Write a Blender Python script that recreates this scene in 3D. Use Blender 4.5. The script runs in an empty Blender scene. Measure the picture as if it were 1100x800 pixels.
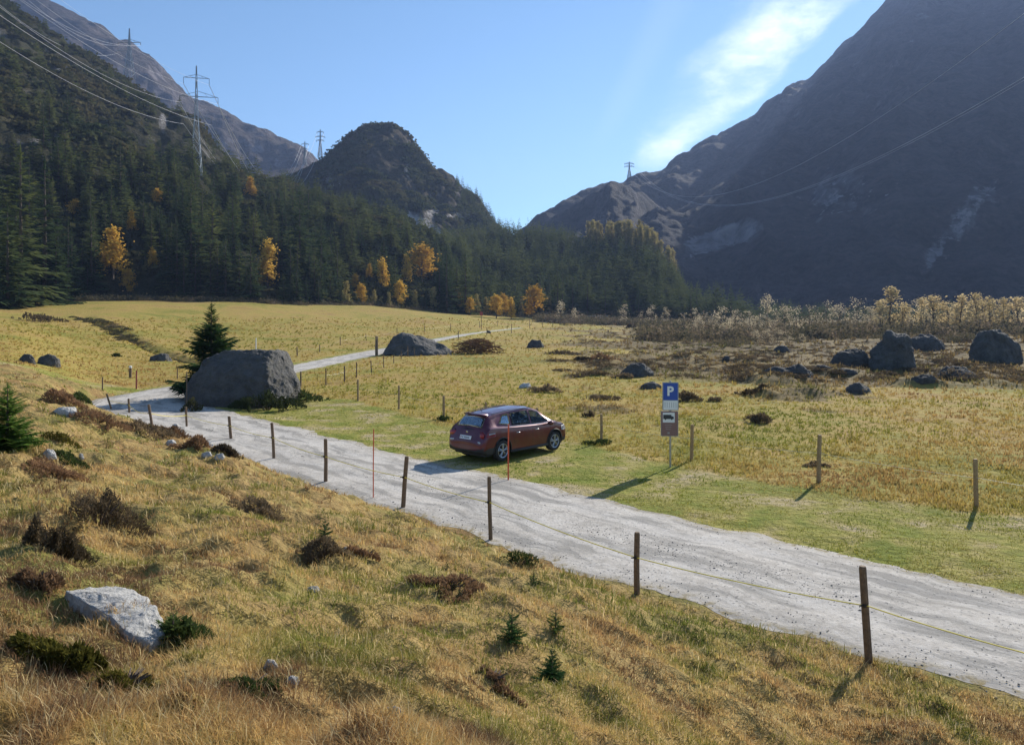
import bpy, bmesh, math, random
import numpy as np
from mathutils import Vector, Matrix

random.seed(7)
RNG = np.random.default_rng(11)
C = bpy.context.scene.collection
R = math.radians
F = 822.0          # focal length of the photograph in its own pixels
CX, HY = 550.0, 338.0
HC = 4.8           # eye height above the car park
SUN_AZ, SUN_EL = R(34.6), R(28.0)

# ------------------------------------------------------------------ noise
def vnoise(x, y, seed=0):
    x = np.asarray(x, float); y = np.asarray(y, float)
    xi = np.floor(x).astype(np.int64); yi = np.floor(y).astype(np.int64)
    xf = x - xi; yf = y - yi
    u = xf * xf * (3 - 2 * xf); v = yf * yf * (3 - 2 * yf)
    def h(a, b):
        n = (a * 374761393 + b * 668265263 + seed * 1442695041) & 0xFFFFFFFF
        n = ((n ^ (n >> 13)) * 1274126177) & 0xFFFFFFFF
        return ((n ^ (n >> 16)) & 0xFFFF) / 65535.0
    a = h(xi, yi); b = h(xi + 1, yi); c = h(xi, yi + 1); d = h(xi + 1, yi + 1)
    return (a * (1 - u) + b * u) * (1 - v) + (c * (1 - u) + d * u) * v - 0.5

def fbm(x, y, octv=4, seed=0, gain=0.5):
    s = 0; a = 1.0; f = 1.0
    for o in range(octv):
        s = s + a * vnoise(np.asarray(x) * f + o * 17.3, np.asarray(y) * f - o * 9.1, seed + o)
        a *= gain; f *= 2.03
    return s

def ridged(x, y, octv=4, seed=0):
    s = 0; a = 1.0; f = 1.0
    for o in range(octv):
        s = s + a * (0.5 - 2 * np.abs(vnoise(np.asarray(x) * f + o * 7.3, np.asarray(y) * f + o * 3.1, seed + o)))
        a *= 0.5; f *= 2.1
    return s

def sstep(a, b, x):
    t = np.clip((x - a) / (b - a), 0, 1)
    return t * t * (3 - 2 * t)

# ------------------------------------------------------------------ ground heights
# survey of the ground: for a bearing (given as the column it appears in) pairs of (row, distance)
COLS = {
 -900: [(800, 2.6), (700, 4.0), (560, 7), (430, 14), (380, 30), (340, 60), (300, 110), (290, 170)],
 -300: [(800, 2.8), (700, 4.3), (585, 7), (490, 12), (430, 20), (395, 38), (360, 75), (318, 120), (305, 170)],
 16:   [(800, 3.0), (700, 4.6), (600, 7), (520, 11), (456, 18), (432, 24), (410, 34), (388, 50), (362, 80), (337, 125), (325, 165)],
 75:   [(800, 3.0), (700, 4.7), (610, 7), (535, 11), (476, 17), (448, 24), (432, 31), (420, 41), (400, 56), (371, 90), (340, 125), (322, 172)],
 130:  [(800, 3.0), (700, 4.8), (620, 7.2), (550, 11), (500, 16), (468, 22), (449, 28), (440, 34), (436.5, 38), (434, 41.1), (419, 48.7), (409, 56), (392, 74), (377, 90), (360, 105), (340, 130), (321, 180)],
 200:  [(800, 3.0), (700, 4.9), (620, 7.4), (553, 11), (508, 16), (478, 22), (465, 27), (463, 31.5), (435, 40.7), (410, 54.8), (396, 68), (380, 94), (362, 115), (342, 145), (322, 190)],
 260:  [(800, 3.1), (700, 5), (620, 7.7), (560, 11.3), (520, 15.2), (494, 20.5), (484, 24), (480.5, 27.5), (435, 40.7), (396, 68), (377.5, 100), (360, 125), (340, 160), (322, 200)],
 400:  [(800, 3.3), (720, 5.1), (650, 7.8), (600, 10.8), (565, 14), (547, 17), (537, 19.5), (532, 20.4), (477, 28.4), (418, 49.3), (373.9, 110), (357, 145), (342, 190), (326, 235)],
 550:  [(800, 4.2), (720, 5.9), (660, 8.3), (620, 11), (598, 13.3), (588, 14.9), (583.5, 16.1), (540, 19.5), (477, 28.4), (418, 49.3), (368.3, 130), (355, 190), (346, 250), (337, 300)],
 700:  [(800, 5.9), (750, 7.0), (700, 8.8), (670, 10.5), (655, 11.6), (645.5, 12.7), (640, 13.06), (540, 19.5), (477, 28.4), (418, 49.3), (364.3, 150), (355, 210), (349, 280)],
 850:  [(800, 7.6), (760, 8.8), (730, 9.7), (690, 11.1), (672.5, 11.8), (600, 15.06), (540, 19.5), (477, 28.4), (418, 49.3), (379, 95), (365, 140), (355, 190), (350, 240)],
 1082: [(800, 8.3), (770, 8.95), (745, 9.62), (738.5, 9.85), (640, 13.06), (560, 17.8), (477, 28.4), (418, 49.3), (401, 62), (376, 95), (357, 150), (351, 200)],
 1500: [(800, 8.2), (775, 8.9), (700, 10.9), (600, 15.06), (500, 24.3), (418, 49.3), (395, 66), (368, 100), (352, 150), (345, 200)],
 2000: [(800, 8.3), (775, 8.95), (700, 10.9), (600, 15.06), (500, 24.3), (410, 49.3), (385, 66), (360, 100), (345, 150), (335, 200)],
}
ULIM = 1.75
NU, ND = 361, 420
LD0, LD1 = math.log(2.5), math.log(3000.0)
_u = np.linspace(-ULIM, ULIM, NU); _ld = np.linspace(LD0, LD1, ND)
_cols = sorted(COLS)
_cz = []
for c in _cols:
    pts = COLS[c]
    D = np.array([p[1] for p in pts]); z = -(np.array([p[0] for p in pts]) - HY) / F * D
    D = np.append(D, [600, 3000]); z = np.append(z, [z[-1] + 2, z[-1] + 4])
    if D[0] > 2.5:
        D = np.insert(D, 0, 2.5); z = np.insert(z, 0, max(z[0] + 0.12 * (D[1] - 2.5), -3.2) if D[1] > 4 else z[0] + 0.1)
    _cz.append(np.interp(_ld, np.log(D), z))
_cz = np.array(_cz)
_cu = (np.array(_cols) - CX) / F
ZT = np.empty((NU, ND))
for j in range(ND):
    ZT[:, j] = np.interp(_u, _cu, _cz[:, j])
def _gs(a, s, axis):
    k = np.arange(-int(3 * s), int(3 * s) + 1); w = np.exp(-k * k / (2 * s * s)); w /= w.sum()
    pad = [(0, 0), (0, 0)]; pad[axis] = (len(k) // 2, len(k) // 2)
    b = np.pad(a, pad, mode='edge')
    return np.apply_along_axis(lambda m: np.convolve(m, w, 'valid'), axis, b)
ZT = _gs(_gs(ZT, 3.0, 0), 2.0, 1)

def ztable(X, Y):
    X = np.asarray(X, float); Y = np.asarray(Y, float)
    Yc = np.maximum(Y, 2.5)
    u = np.clip(X / Yc, -ULIM, ULIM)
    fu = (u + ULIM) / (2 * ULIM) * (NU - 1); fd = np.clip((np.log(Yc) - LD0) / (LD1 - LD0), 0, 1) * (ND - 1)
    i = np.clip(fu.astype(int), 0, NU - 2); j = np.clip(fd.astype(int), 0, ND - 2)
    a = fu - i; b = fd - j
    z = (ZT[i, j] * (1 - a) + ZT[i + 1, j] * a) * (1 - b) + (ZT[i, j + 1] * (1 - a) + ZT[i + 1, j + 1] * a) * b
    return z + HC

# road: (x, y, half width)
ROAD = [(30, -12, 2.2), (20, -2, 2.2), (13.6, 5.2, 2.15), (7.4, 11.45, 2.1), (3.55, 15.2, 2.25), (-0.3, 19.4, 2.3), (-4.6, 23.5, 2.3), (-9.9, 29.5, 2.4),
        (-15.2, 35.0, 2.6), (-19.0, 39.5, 2.9), (-20.9, 44.5, 2.5), (-21.0, 50, 2.1), (-20.4, 58, 1.9), (-19.6, 67, 1.9), (-18.6, 82, 1.9),
        (-17.3, 100, 2.0), (-14.3, 122, 1.7), (-9.5, 150, 1.1), (-4.5, 175, .8), (3.0, 205, .7), (13, 236, .8), (27, 270, 2.4), (40, 292, 2.8), (52, 330, 2.8), (60, 400, 2.8)]
def catmull(P, step):
    P = np.array(P, float); out = []
    for i in range(len(P) - 1):
        p0 = P[max(i - 1, 0)]; p1 = P[i]; p2 = P[i + 1]; p3 = P[min(i + 2, len(P) - 1)]
        n = max(2, int(np.linalg.norm(p2[:2] - p1[:2]) / step))
        for k in range(n):
            t = k / n
            out.append(0.5 * ((2 * p1) + (-p0 + p2) * t + (2 * p0 - 5 * p1 + 4 * p2 - p3) * t * t + (-p0 + 3 * p1 - 3 * p2 + p3) * t ** 3))
    out.append(P[-1]); return np.array(out)
RC = catmull(ROAD, 0.5)
RZ = ztable(RC[:, 0], RC[:, 1]); RZ[RC[:, 0] > 4] = 0.0
kk = np.ones(25) / 25
RZ = np.convolve(np.pad(RZ, 12, mode='edge'), kk, 'valid')
RCs = RC[::2]; RZs = RZ[::2]

def road_dist(X, Y):
    X = np.asarray(X, float); Y = np.asarray(Y, float); shp = X.shape
    X = X.ravel(); Y = Y.ravel()
    best = np.full(X.shape, 1e9); zr = np.zeros(X.shape)
    near = np.where((Y < 420) & (Y > -20) & (X > -60) & (X < 90))[0]
    ch = 20000
    for s in range(0, len(near), ch):
        idx = near[s:s + ch]
        dx = X[idx, None] - RCs[None, :, 0]; dy = Y[idx, None] - RCs[None, :, 1]
        d = np.sqrt(dx * dx + dy * dy) - RCs[None, :, 2]
        k = d.argmin(1)
        best[idx] = d[np.arange(len(idx)), k]; zr[idx] = RZs[k]
    return best.reshape(shp), zr.reshape(shp)

def bank_mask(X, Y):
    """1 on the near side of the road (the slope the photographer stands on)"""
    lineY = np.interp(X, [-60, -24, -15.2, -9.9, -4.6, -0.3, 3.55, 7.4, 13.6, 30], [52, 46, 35, 29.5, 23.5, 19.4, 15.2, 11.45, 5.2, -8])
    return (Y < lineY).astype(float)

def zg(X, Y, full=False):
    X = np.asarray(X, float); Y = np.asarray(Y, float)
    z = ztable(X, Y)
    b = bank_mask(X, Y)
    d, zr = road_dist(X, Y)
    far = sstep(8, 60, Y)
    tus = (fbm(X * 1.1, Y * 1.1, 3, 5) * 0.22 + fbm(X * 3.3, Y * 3.3, 2, 8) * 0.13 + np.maximum(fbm(X * 0.6, Y * 0.6, 2, 31), 0) * 0.35) * b
    heath = heath_mask(X, Y)
    tus = tus + (1 - b) * (fbm(X * 0.4, Y * 0.4, 3, 15) * 0.08 + fbm(X * 0.05, Y * 0.05, 3, 16) * 0.5 * sstep(60, 140, Y))
    tus = tus + heath * (np.maximum(fbm(X * 0.33, Y * 0.33, 4, 22), -0.05) * 1.0)
    w = sstep(0.40, 1.25, d)
    out = zr * (1 - w) + (z + tus * sstep(0.4, 1.6, d)) * w
    # old drainage ditch across the left hand meadow
    dd = ditch_dist(X, Y)
    out = out - 0.7 * np.exp(-(dd / 0.9) ** 2)
    out = out - 0.012 * (1 - w)
    return (out, d, b, heath) if full else out

def heath_mask(X, Y):
    Yc = np.maximum(Y, 2.5)
    row = HY + HC * F / Yc
    px = CX + X / Yc * F
    lim = np.interp(row, [352, 358, 370, 382, 395, 405, 415, 425], [700, 665, 640, 650, 690, 760, 860, 1500])
    a = sstep(-40, 50, px - lim + fbm(X * 0.09, Y * 0.09, 4, 77) * 200) * sstep(40, 55, Y)
    isl = sstep(0.16, 0.24, fbm(X * 0.20, Y * 0.13, 4, 78)) * sstep(540, 640, px) * sstep(30, 40, Y) * 0.9
    return np.maximum(a, isl)

DITCH = np.array([(-70.5, 126), (-58, 112), (-47, 98), (-36, 84), (-29, 74), (-27, 66)], float)
def ditch_dist(X, Y):
    shp = np.shape(X); X = np.ravel(X); Y = np.ravel(Y)
    best = np.full(X.shape, 1e6)
    idx = np.where((Y > 55) & (Y < 140) & (X < -15) & (X > -90))[0]
    for i in range(len(DITCH) - 1):
        a = DITCH[i]; b = DITCH[i + 1]; ab = b - a
        t = np.clip(((X[idx] - a[0]) * ab[0] + (Y[idx] - a[1]) * ab[1]) / (ab @ ab), 0, 1)
        dd = np.hypot(X[idx] - a[0] - t * ab[0], Y[idx] - a[1] - t * ab[1])
        best[idx] = np.minimum(best[idx], dd)
    return best.reshape(shp)

_mc = {}
def P(px, py, ymin=2.6, ymax=420):
    """the ground point seen at a place in the photograph"""
    D = np.exp(np.linspace(math.log(ymin), math.log(ymax), 2600))
    X = (px - CX) / F * D
    z = zg(X, D)
    line = HC - (py - HY) / F * D
    hit = np.where(z >= line)[0]
    k = hit[0] if len(hit) else len(D) - 1
    return Vector((float(X[k]), float(D[k]), float(z[k])))

# ------------------------------------------------------------------ mesh helpers
def mesh_np(name, V, T, mat=None, smooth=False, col=None, parent=None, quads=False):
    V = np.asarray(V, np.float32); T = np.asarray(T, np.int32)
    k = T.shape[1]
    me = bpy.data.meshes.new(name)
    me.vertices.add(len(V)); me.vertices.foreach_set('co', V.ravel())
    me.loops.add(T.size); me.loops.foreach_set('vertex_index', T.ravel())
    me.polygons.add(len(T)); me.polygons.foreach_set('loop_start', np.arange(0, T.size, k, dtype=np.int32))
    me.polygons.foreach_set('loop_total', np.full(len(T), k, np.int32))
    if smooth: me.polygons.foreach_set('use_smooth', np.ones(len(T), bool))
    me.update(calc_edges=True)
    if col is not None:
        a = me.color_attributes.new('tint', 'FLOAT_COLOR', 'POINT')
        cc = np.ones((len(V), 4), np.float32); cc[:, :col.shape[1]] = col
        a.data.foreach_set('color', cc.ravel())
    if mat: me.materials.append(mat)
    o = bpy.data.objects.new(name, me); C.objects.link(o)
    if parent: o.parent = parent
    return o

def obj_bm(name, bm, mat=None, parent=None, smooth=False):
    me = bpy.data.meshes.new(name); bm.to_mesh(me); bm.free()
    if smooth: me.polygons.foreach_set('use_smooth', [True] * len(me.polygons))
    if mat:
        for m in (mat if isinstance(mat, (list, tuple)) else [mat]): me.materials.append(m)
    o = bpy.data.objects.new(name, me); C.objects.link(o)
    if parent: o.parent = parent
    return o

def thing(name, label, cat, loc=(0, 0, 0), rz=0, group=None):
    o = bpy.data.objects.new(name, None); C.objects.link(o)
    o.location = loc; o.rotation_euler = (0, 0, rz); o.empty_display_size = 0.3
    return tag(o, label, cat, group)

def tag(o, label=None, cat=None, group=None, kind=None):
    if label: o['label'] = label
    if cat: o['category'] = cat
    if group: o['group'] = group
    if kind: o['kind'] = kind
    return o

def tube(bm, pts, r, n=8, cap=True):
    """tube through points; r number or list"""
    pts = [Vector(p) for p in pts]
    rs = r if isinstance(r, (list, tuple)) else [r] * len(pts)
    rings = []
    for i, p in enumerate(pts):
        d = (pts[min(i + 1, len(pts) - 1)] - pts[max(i - 1, 0)]).normalized()
        a = Vector((0, 0, 1)) if abs(d.z) < 0.9 else Vector((1, 0, 0))
        s = d.cross(a).normalized(); t = s.cross(d)
        rings.append([bm.verts.new(p + (s * math.cos(2 * math.pi * k / n) + t * math.sin(2 * math.pi * k / n)) * rs[i]) for k in range(n)])
    for i in range(len(rings) - 1):
        for k in range(n):
            bm.faces.new((rings[i][k], rings[i][(k + 1) % n], rings[i + 1][(k + 1) % n], rings[i + 1][k]))
    if cap:
        bm.faces.new(rings[0][::-1]); bm.faces.new(rings[-1])

def box(bm, c, s, rot=None, bev=0):
    r = bmesh.ops.create_cube(bm, size=1)
    M = Matrix.Translation(c) @ (rot.to_4x4() if rot else Matrix.Identity(4)) @ Matrix.Diagonal((s[0], s[1], s[2], 1))
    bmesh.ops.transform(bm, matrix=M, verts=r['verts'])
    if bev:
        es = list({e for v in r['verts'] for e in v.link_edges})
        bmesh.ops.bevel(bm, geom=es, offset=bev, segments=2, affect='EDGES')

# ------------------------------------------------------------------ materials
class N:
    def __init__(s, name):
        s.m = bpy.data.materials.new(name); s.m.use_nodes = True
        s.t = s.m.node_tree; s.t.nodes.clear()
        s.out = s.n('ShaderNodeOutputMaterial')
    def n(s, t, **k):
        nd = s.t.nodes.new(t)
        for a, b in k.items(): setattr(nd, a, b)
        return nd
    def l(s, a, b): s.t.links.new(a, b)
    def val(s, node, **k):
        for a, b in k.items():
            node.inputs[a.replace('_', ' ')].default_value = b
        return node
    def noise(s, vec, scale, detail=4, rough=0.55, dist=0.0):
        nd = s.n('ShaderNodeTexNoise'); nd.inputs['Scale'].default_value = scale
        nd.inputs['Detail'].default_value = detail; nd.inputs['Roughness'].default_value = rough
        nd.inputs['Distortion'].default_value = dist
        if vec is not None: s.l(vec, nd.inputs['Vector'])
        return nd.outputs['Fac']
    def ramp(s, fac, stops):
        r = s.n('ShaderNodeValToRGB'); s.l(fac, r.inputs['Fac'])
        e = r.color_ramp.elements
        while len(e) < len(stops): e.new(0.5)
        for i, (p, c) in enumerate(stops):
            e[i].position = p; e[i].color = (*c, 1) if len(c) == 3 else c
        return r.outputs['Color']
    def mix(s, fac, a, b, mode='MIX'):
        m = s.n('ShaderNodeMix', data_type='RGBA', blend_type=mode)
        for sock, v in ((m.inputs[0], fac), (m.inputs[6], a), (m.inputs[7], b)):
            if hasattr(v, 'is_linked') or hasattr(v, 'links'): s.l(v, sock)
            else: sock.default_value = v if not isinstance(v, tuple) else ((*v, 1) if len(v) == 3 else v)
        return m.outputs[2]
    def math(s, op, a, b=None, c=None):
        m = s.n('ShaderNodeMath', operation=op)
        for i, v in enumerate((a, b, c)):
            if v is None: continue
            if hasattr(v, 'links'): s.l(v, m.inputs[i])
            else: m.inputs[i].default_value = v
        return m.outputs[0]
    def smooth(s, v, lo, hi):
        m = s.n('ShaderNodeMapRange', interpolation_type='SMOOTHSTEP')
        s.l(v, m.inputs['Value']); m.inputs['From Min'].default_value = lo; m.inputs['From Max'].default_value = hi
        return m.outputs['Result']
    def bump(s, h, strength, dist, prev=None):
        b = s.n('ShaderNodeBump'); b.inputs['Strength'].default_value = strength; b.inputs['Distance'].default_value = dist
        s.l(h, b.inputs['Height'])
        if prev is not None: s.l(prev, b.inputs['Normal'])
        return b.outputs['Normal']
    def pbsdf(s, col, rough=0.8, normal=None, **k):
        p = s.n('ShaderNodeBsdfPrincipled')
        if hasattr(col, 'links'): s.l(col, p.inputs['Base Color'])
        else: p.inputs['Base Color'].default_value = (*col, 1)
        if hasattr(rough, 'links'): s.l(rough, p.inputs['Roughness'])
        else: p.inputs['Roughness'].default_value = rough
        if normal is not None: s.l(normal, p.inputs['Normal'])
        for a, b in k.items(): p.inputs[a.replace('_', ' ')].default_value = b
        s.l(p.outputs[0], s.out.inputs[0]); return p
    def pos(s): return s.n('ShaderNodeNewGeometry').outputs['Position']
    def objc(s): return s.n('ShaderNodeTexCoord').outputs['Object']
    def attr(s, name): return s.n('ShaderNodeAttribute', attribute_name=name)
    def rnd(s): return s.n('ShaderNodeObjectInfo').outputs['Random']

def simple(name, col, rough=0.6, scale=6, var=0.25, bump=0.3, bd=0.01, **k):
    m = N(name); v = m.objc(); n = m.noise(v, scale, 6, 0.65)
    c = m.ramp(n, [(0.25, tuple(x * (1 - var) for x in col)), (0.75, tuple(min(1, x * (1 + var)) for x in col))])
    m.pbsdf(c, rough, m.bump(n, bump, bd) if bump else None, **k)
    return m.m

def leafy(name, stops, attr=True, trans=0.35, scale=0.25):
    """thin leaves, needles or blades: colour by a species tint, some light let through"""
    m = N(name)
    if attr:
        base = m.attr('tint').outputs['Color']
        base = m.mix(m.math('MULTIPLY', m.rnd(), 0.0), base, base)
    else:
        nz = m.noise(m.pos(), scale, 3)
        f = m.math('ADD', m.math('MULTIPLY', m.rnd(), 0.4), m.math('MULTIPLY', nz, 0.7))
        base = m.ramp(f, stops)
    d = m.n('ShaderNodeBsdfDiffuse'); t = m.n('ShaderNodeBsdfTranslucent'); mx = m.n('ShaderNodeMixShader')
    m.l(base, d.inputs[0]); m.l(base, t.inputs[0]); mx.inputs[0].default_value = trans
    m.l(d.outputs[0], mx.inputs[1]); m.l(t.outputs[0], mx.inputs[2]); m.l(mx.outputs[0], m.out.inputs[0])
    return m.m

M = {}
M['grass'] = leafy('grass_blades', None, True, 0.42)
M['spruce'] = leafy('spruce_needles', [(0.15, (0.030, 0.050, 0.026)), (0.5, (0.058, 0.085, 0.036)), (0.8, (0.15, 0.165, 0.055))], False, 0.32, 0.10)
M['spruce_near'] = leafy('young_spruce_needles', [(0.2, (0.02, 0.05, 0.02)), (0.8, (0.05, 0.095, 0.03))], False, 0.25, 4)
M['pine_bright'] = leafy('bright_pine_needles', [(0.2, (0.07, 0.14, 0.03)), (0.8, (0.20, 0.30, 0.06))], False, 0.45, 4)
M['larch'] = leafy('larch_needles', [(0.2, (0.40, 0.22, 0.035)), (0.8, (0.66, 0.43, 0.085))], False, 0.42, 0.6)
M['larch_dull'] = leafy('dull_larch_needles', [(0.2, (0.22, 0.18, 0.07)), (0.8, (0.40, 0.33, 0.13))], False, 0.35, 0.6)
M['birch'] = leafy('birch_leaves', [(0.2, (0.38, 0.30, 0.15)), (0.8, (0.68, 0.54, 0.30))], False, 0.5, 0.8)
M['pale_twig'] = leafy('pale_twigs', [(0.2, (0.40, 0.33, 0.22)), (0.8, (0.66, 0.56, 0.38))], False, 0.4, 0.8)
M['thicket'] = leafy('thicket_leaves', [(0.28, (0.05, 0.055, 0.03)), (0.45, (0.12, 0.105, 0.06)), (0.6, (0.24, 0.18, 0.12)), (0.75, (0.36, 0.28, 0.19))], False, 0.35, 0.22)
M['heather'] = leafy('heather_twigs', [(0.2, (0.05, 0.04, 0.026)), (0.5, (0.12, 0.09, 0.055)), (0.8, (0.27, 0.20, 0.12))], False, 0.3, 2.5)
M['heather_red'] = leafy('bilberry_leaves', [(0.2, (0.11, 0.07, 0.04)), (0.8, (0.30, 0.18, 0.10))], False, 0.35, 3)
M['juniper'] = leafy('juniper_needles', [(0.2, (0.03, 0.05, 0.018)), (0.8, (0.09, 0.12, 0.035))], False, 0.25, 4)
M['hillscrub'] = leafy('hill_scrub', [(0.25, (0.03, 0.042, 0.018)), (0.5, (0.06, 0.072, 0.03)), (0.75, (0.12, 0.095, 0.045))], False, 0.25, 0.03)
M['moss'] = leafy('mossy_shrub', [(0.2, (0.06, 0.06, 0.014)), (0.8, (0.20, 0.17, 0.035))], False, 0.25, 4)
M['bark'] = simple('bark', (0.09, 0.065, 0.048), 0.9, 12, 0.4, 0.6, 0.02)
M['post'] = simple('weathered_post', (0.17, 0.115, 0.07), 0.85, 18, 0.45, 0.5, 0.006)
M['post_light'] = simple('light_post', (0.36, 0.24, 0.12), 0.85, 18, 0.35, 0.5, 0.006)
M['plastic_black'] = simple('black_plastic', (0.02, 0.02, 0.02), 0.5, 10, 0.1, 0)
M['tape'] = simple('yellow_tape', (0.75, 0.62, 0.07), 0.6, 10, 0.1, 0)
M['wire_pale'] = simple('pale_wire', (0.5, 0.48, 0.42), 0.4, 10, 0.1, 0)
M['cable'] = simple('aluminium_cable', (0.5, 0.5, 0.52), 0.45, 10, 0.05, 0)
M['steel'] = simple('galvanised_steel', (0.30, 0.34, 0.38), 0.5, 3, 0.15, 0.1, 0.01, Metallic=0.4)
M['steel_pole'] = simple('sign_pole', (0.42, 0.40, 0.36), 0.5, 12, 0.15, 0, Metallic=0.5)
M['orange'] = simple('orange_pole_paint', (0.62, 0.09, 0.03), 0.5, 8, 0.15, 0)
M['white'] = simple('white_paint', (0.8, 0.8, 0.78), 0.5, 8, 0.06, 0)
M['grey_paint'] = simple('grey_paint', (0.33, 0.33, 0.33), 0.5, 8, 0.1, 0)
M['blue_sign'] = simple('blue_sign_face', (0.015, 0.07, 0.36), 0.4, 8, 0.06, 0)
M['brown_sign'] = simple('brown_sign_face', (0.24, 0.13, 0.115), 0.5, 8, 0.08, 0)
M['dark_sign'] = simple('dark_pictogram', (0.03, 0.035, 0.04), 0.5, 8, 0.05, 0)
M['red_sign'] = simple('red_sign_face', (0.30, 0.05, 0.04), 0.5, 8, 0.1, 0)

def rock_mat(name, lo, hi, lich=0.5, scale=1.0):
    m = N(name); v = m.objc()
    n1 = m.noise(v, 1.6 * scale, 8, 0.7); n2 = m.noise(v, 14 * scale, 6, 0.7); n3 = m.noise(v, 5 * scale, 5, 0.6)
    c = m.ramp(n1, [(0.3, lo), (0.7, hi)])
    c = m.mix(m.smooth(n2, 0.55, 0.75), c, tuple(min(1, x * 1.25) for x in hi))
    c = m.mix(m.math('MULTIPLY', m.smooth(n3, 0.56, 0.66), lich), c, (0.09, 0.085, 0.05))
    nb = m.bump(n2, 0.9, 0.06 / scale, m.bump(n3, 0.8, 0.14 / scale, m.bump(n1, 0.8, 0.4 / scale)))
    m.pbsdf(c, 0.9, nb); return m.m
M['rock'] = rock_mat('grey_granite', (0.045, 0.043, 0.042), (0.15, 0.145, 0.135), 0.7, 0.8)
M['rock_pale'] = rock_mat('pale_granite', (0.36, 0.35, 0.33), (0.60, 0.585, 0.55), 0.35, 4.0)
M['rock_dark'] = rock_mat('dark_granite', (0.04, 0.038, 0.038), (0.105, 0.10, 0.095), 0.6, 0.8)

M['gravel'] = simple('gravel_stone', (0.17, 0.165, 0.155), 0.9, 30, 0.5, 0)
# ground
m = N('ground_cover'); pos = m.pos()
z = m.attr('zone'); sep = m.n('ShaderNodeSeparateColor'); m.l(z.outputs['Color'], sep.inputs[0])
bankf, heathf, vergef = sep.outputs[0], sep.outputs[1], sep.outputs[2]
nbig = m.noise(pos, 0.07, 7, 0.7, 0.4); nmid = m.noise(pos, 0.55, 5, 0.6, 0.3); nfine = m.noise(pos, 5.5, 5, 0.7); nfin2 = m.noise(pos, 1.9, 5, 0.65)
mead = m.ramp(m.math('ADD', m.math('MULTIPLY', nbig, 0.6), m.math('MULTIPLY', nmid, 0.4)),
              [(0.38, (0.18, 0.18, 0.032)), (0.46, (0.29, 0.24, 0.055)), (0.54, (0.36, 0.255, 0.075)), (0.64, (0.26, 0.165, 0.06))])
verge = m.ramp(nmid, [(0.38, (0.17, 0.195, 0.03)), (0.5, (0.27, 0.245, 0.06)), (0.62, (0.36, 0.29, 0.13))])
mead = m.mix(m.smooth(vergef, 0.25, 0.75), mead, verge)
wear = m.math('MULTIPLY', m.smooth(vergef, 0.5, 0.8), m.smooth(nmid, 0.54, 0.64))
mead = m.mix(m.math('MULTIPLY', wear, m.math('MULTIPLY', m.smooth(nfin2, .4, .62), .7)), mead, (0.38, 0.32, 0.23))
bnk = m.ramp(nmid, [(0.35, (0.18, 0.165, 0.045)), (0.5, (0.31, 0.22, 0.085)), (0.65, (0.24, 0.15, 0.06))])
hea = m.ramp(m.math('ADD', m.math('MULTIPLY', nmid, 0.55), m.math('MULTIPLY', m.noise(pos, 1.3, 6, 0.7), 0.45)),
             [(0.38, (0.065, 0.05, 0.03)), (0.46, (0.12, 0.09, 0.045)), (0.54, (0.19, 0.14, 0.06)), (0.64, (0.28, 0.21, 0.075))])
c = m.mix(bankf, mead, bnk); c = m.mix(heathf, c, hea)
hsv = m.n('ShaderNodeHueSaturation'); m.l(c, hsv.inputs['Color'])
m.l(m.math('ADD', m.math('MULTIPLY', nfine, 1.1), 0.45), hsv.inputs['Value']); c = hsv.outputs[0]
nb = m.bump(nfine, 0.7, 0.10, m.bump(nfin2, 0.8, 0.22))
m.pbsdf(c, 0.95, nb, Specular_IOR_Level=0.1); M['ground'] = m.m

# gravel road
m = N('gravel_road'); pos = m.pos()
uv = m.attr('across'); a = uv.outputs['Color']; sp = m.n('ShaderNodeSeparateColor'); m.l(a, sp.inputs[0])
acr = sp.outputs[0]
v1 = m.noise(pos, 0.8, 6, 0.65); v2 = m.noise(pos, 22, 4, 0.7); v3 = m.noise(pos, 5.0, 6, 0.7)
tr = m.math('ABSOLUTE', m.math('SUBTRACT', m.math('ABSOLUTE', m.math('SUBTRACT', acr, 0.5)), 0.2))
trk = m.smooth(tr, 0.10, 0.02)
c = m.ramp(m.math('ADD', m.math('MULTIPLY', v1, 0.45), m.math('MULTIPLY', v3, 0.55)), [(0.36, (0.30, 0.275, 0.24)), (0.5, (0.48, 0.445, 0.395)), (0.62, (0.56, 0.53, 0.48))])
c = m.mix(m.math('MULTIPLY', trk, 0.45), c, (0.54, 0.51, 0.465))
cv_ = m.n('ShaderNodeCombineXYZ'); m.l(m.math('MULTIPLY', acr, 9.0), cv_.inputs[0]); m.l(m.math('MULTIPLY', sp.outputs[1], 28.0), cv_.inputs[1])
st = m.noise(cv_.outputs[0], 1.0, 6, 0.65)
c = m.mix(m.math('MULTIPLY', m.smooth(st, 0.47, 0.60), .9), c, (0.27, 0.255, 0.23))
vo = m.n('ShaderNodeTexVoronoi'); m.l(pos, vo.inputs['Vector']); vo.inputs['Scale'].default_value = 11
c = m.mix(m.math('MULTIPLY', m.math('MULTIPLY', m.smooth(vo.outputs['Distance'], 0.34, 0.16), m.smooth(v3, .42, .56)), 0.85), c, (0.14, 0.135, 0.13))
vo2 = m.n('ShaderNodeTexVoronoi'); m.l(pos, vo2.inputs['Vector']); vo2.inputs['Scale'].default_value = 30
c = m.mix(m.math('MULTIPLY', m.smooth(vo2.outputs['Distance'], 0.35, 0.15), 0.35), c, (0.22, 0.21, 0.20))
edge = m.smooth(m.math('ABSOLUTE', m.math('SUBTRACT', acr, 0.5)), 0.40, 0.5)
c = m.mix(m.math('MULTIPLY', edge, m.smooth(v3, 0.45, 0.6)), c, (0.24, 0.19, 0.09))
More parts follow.
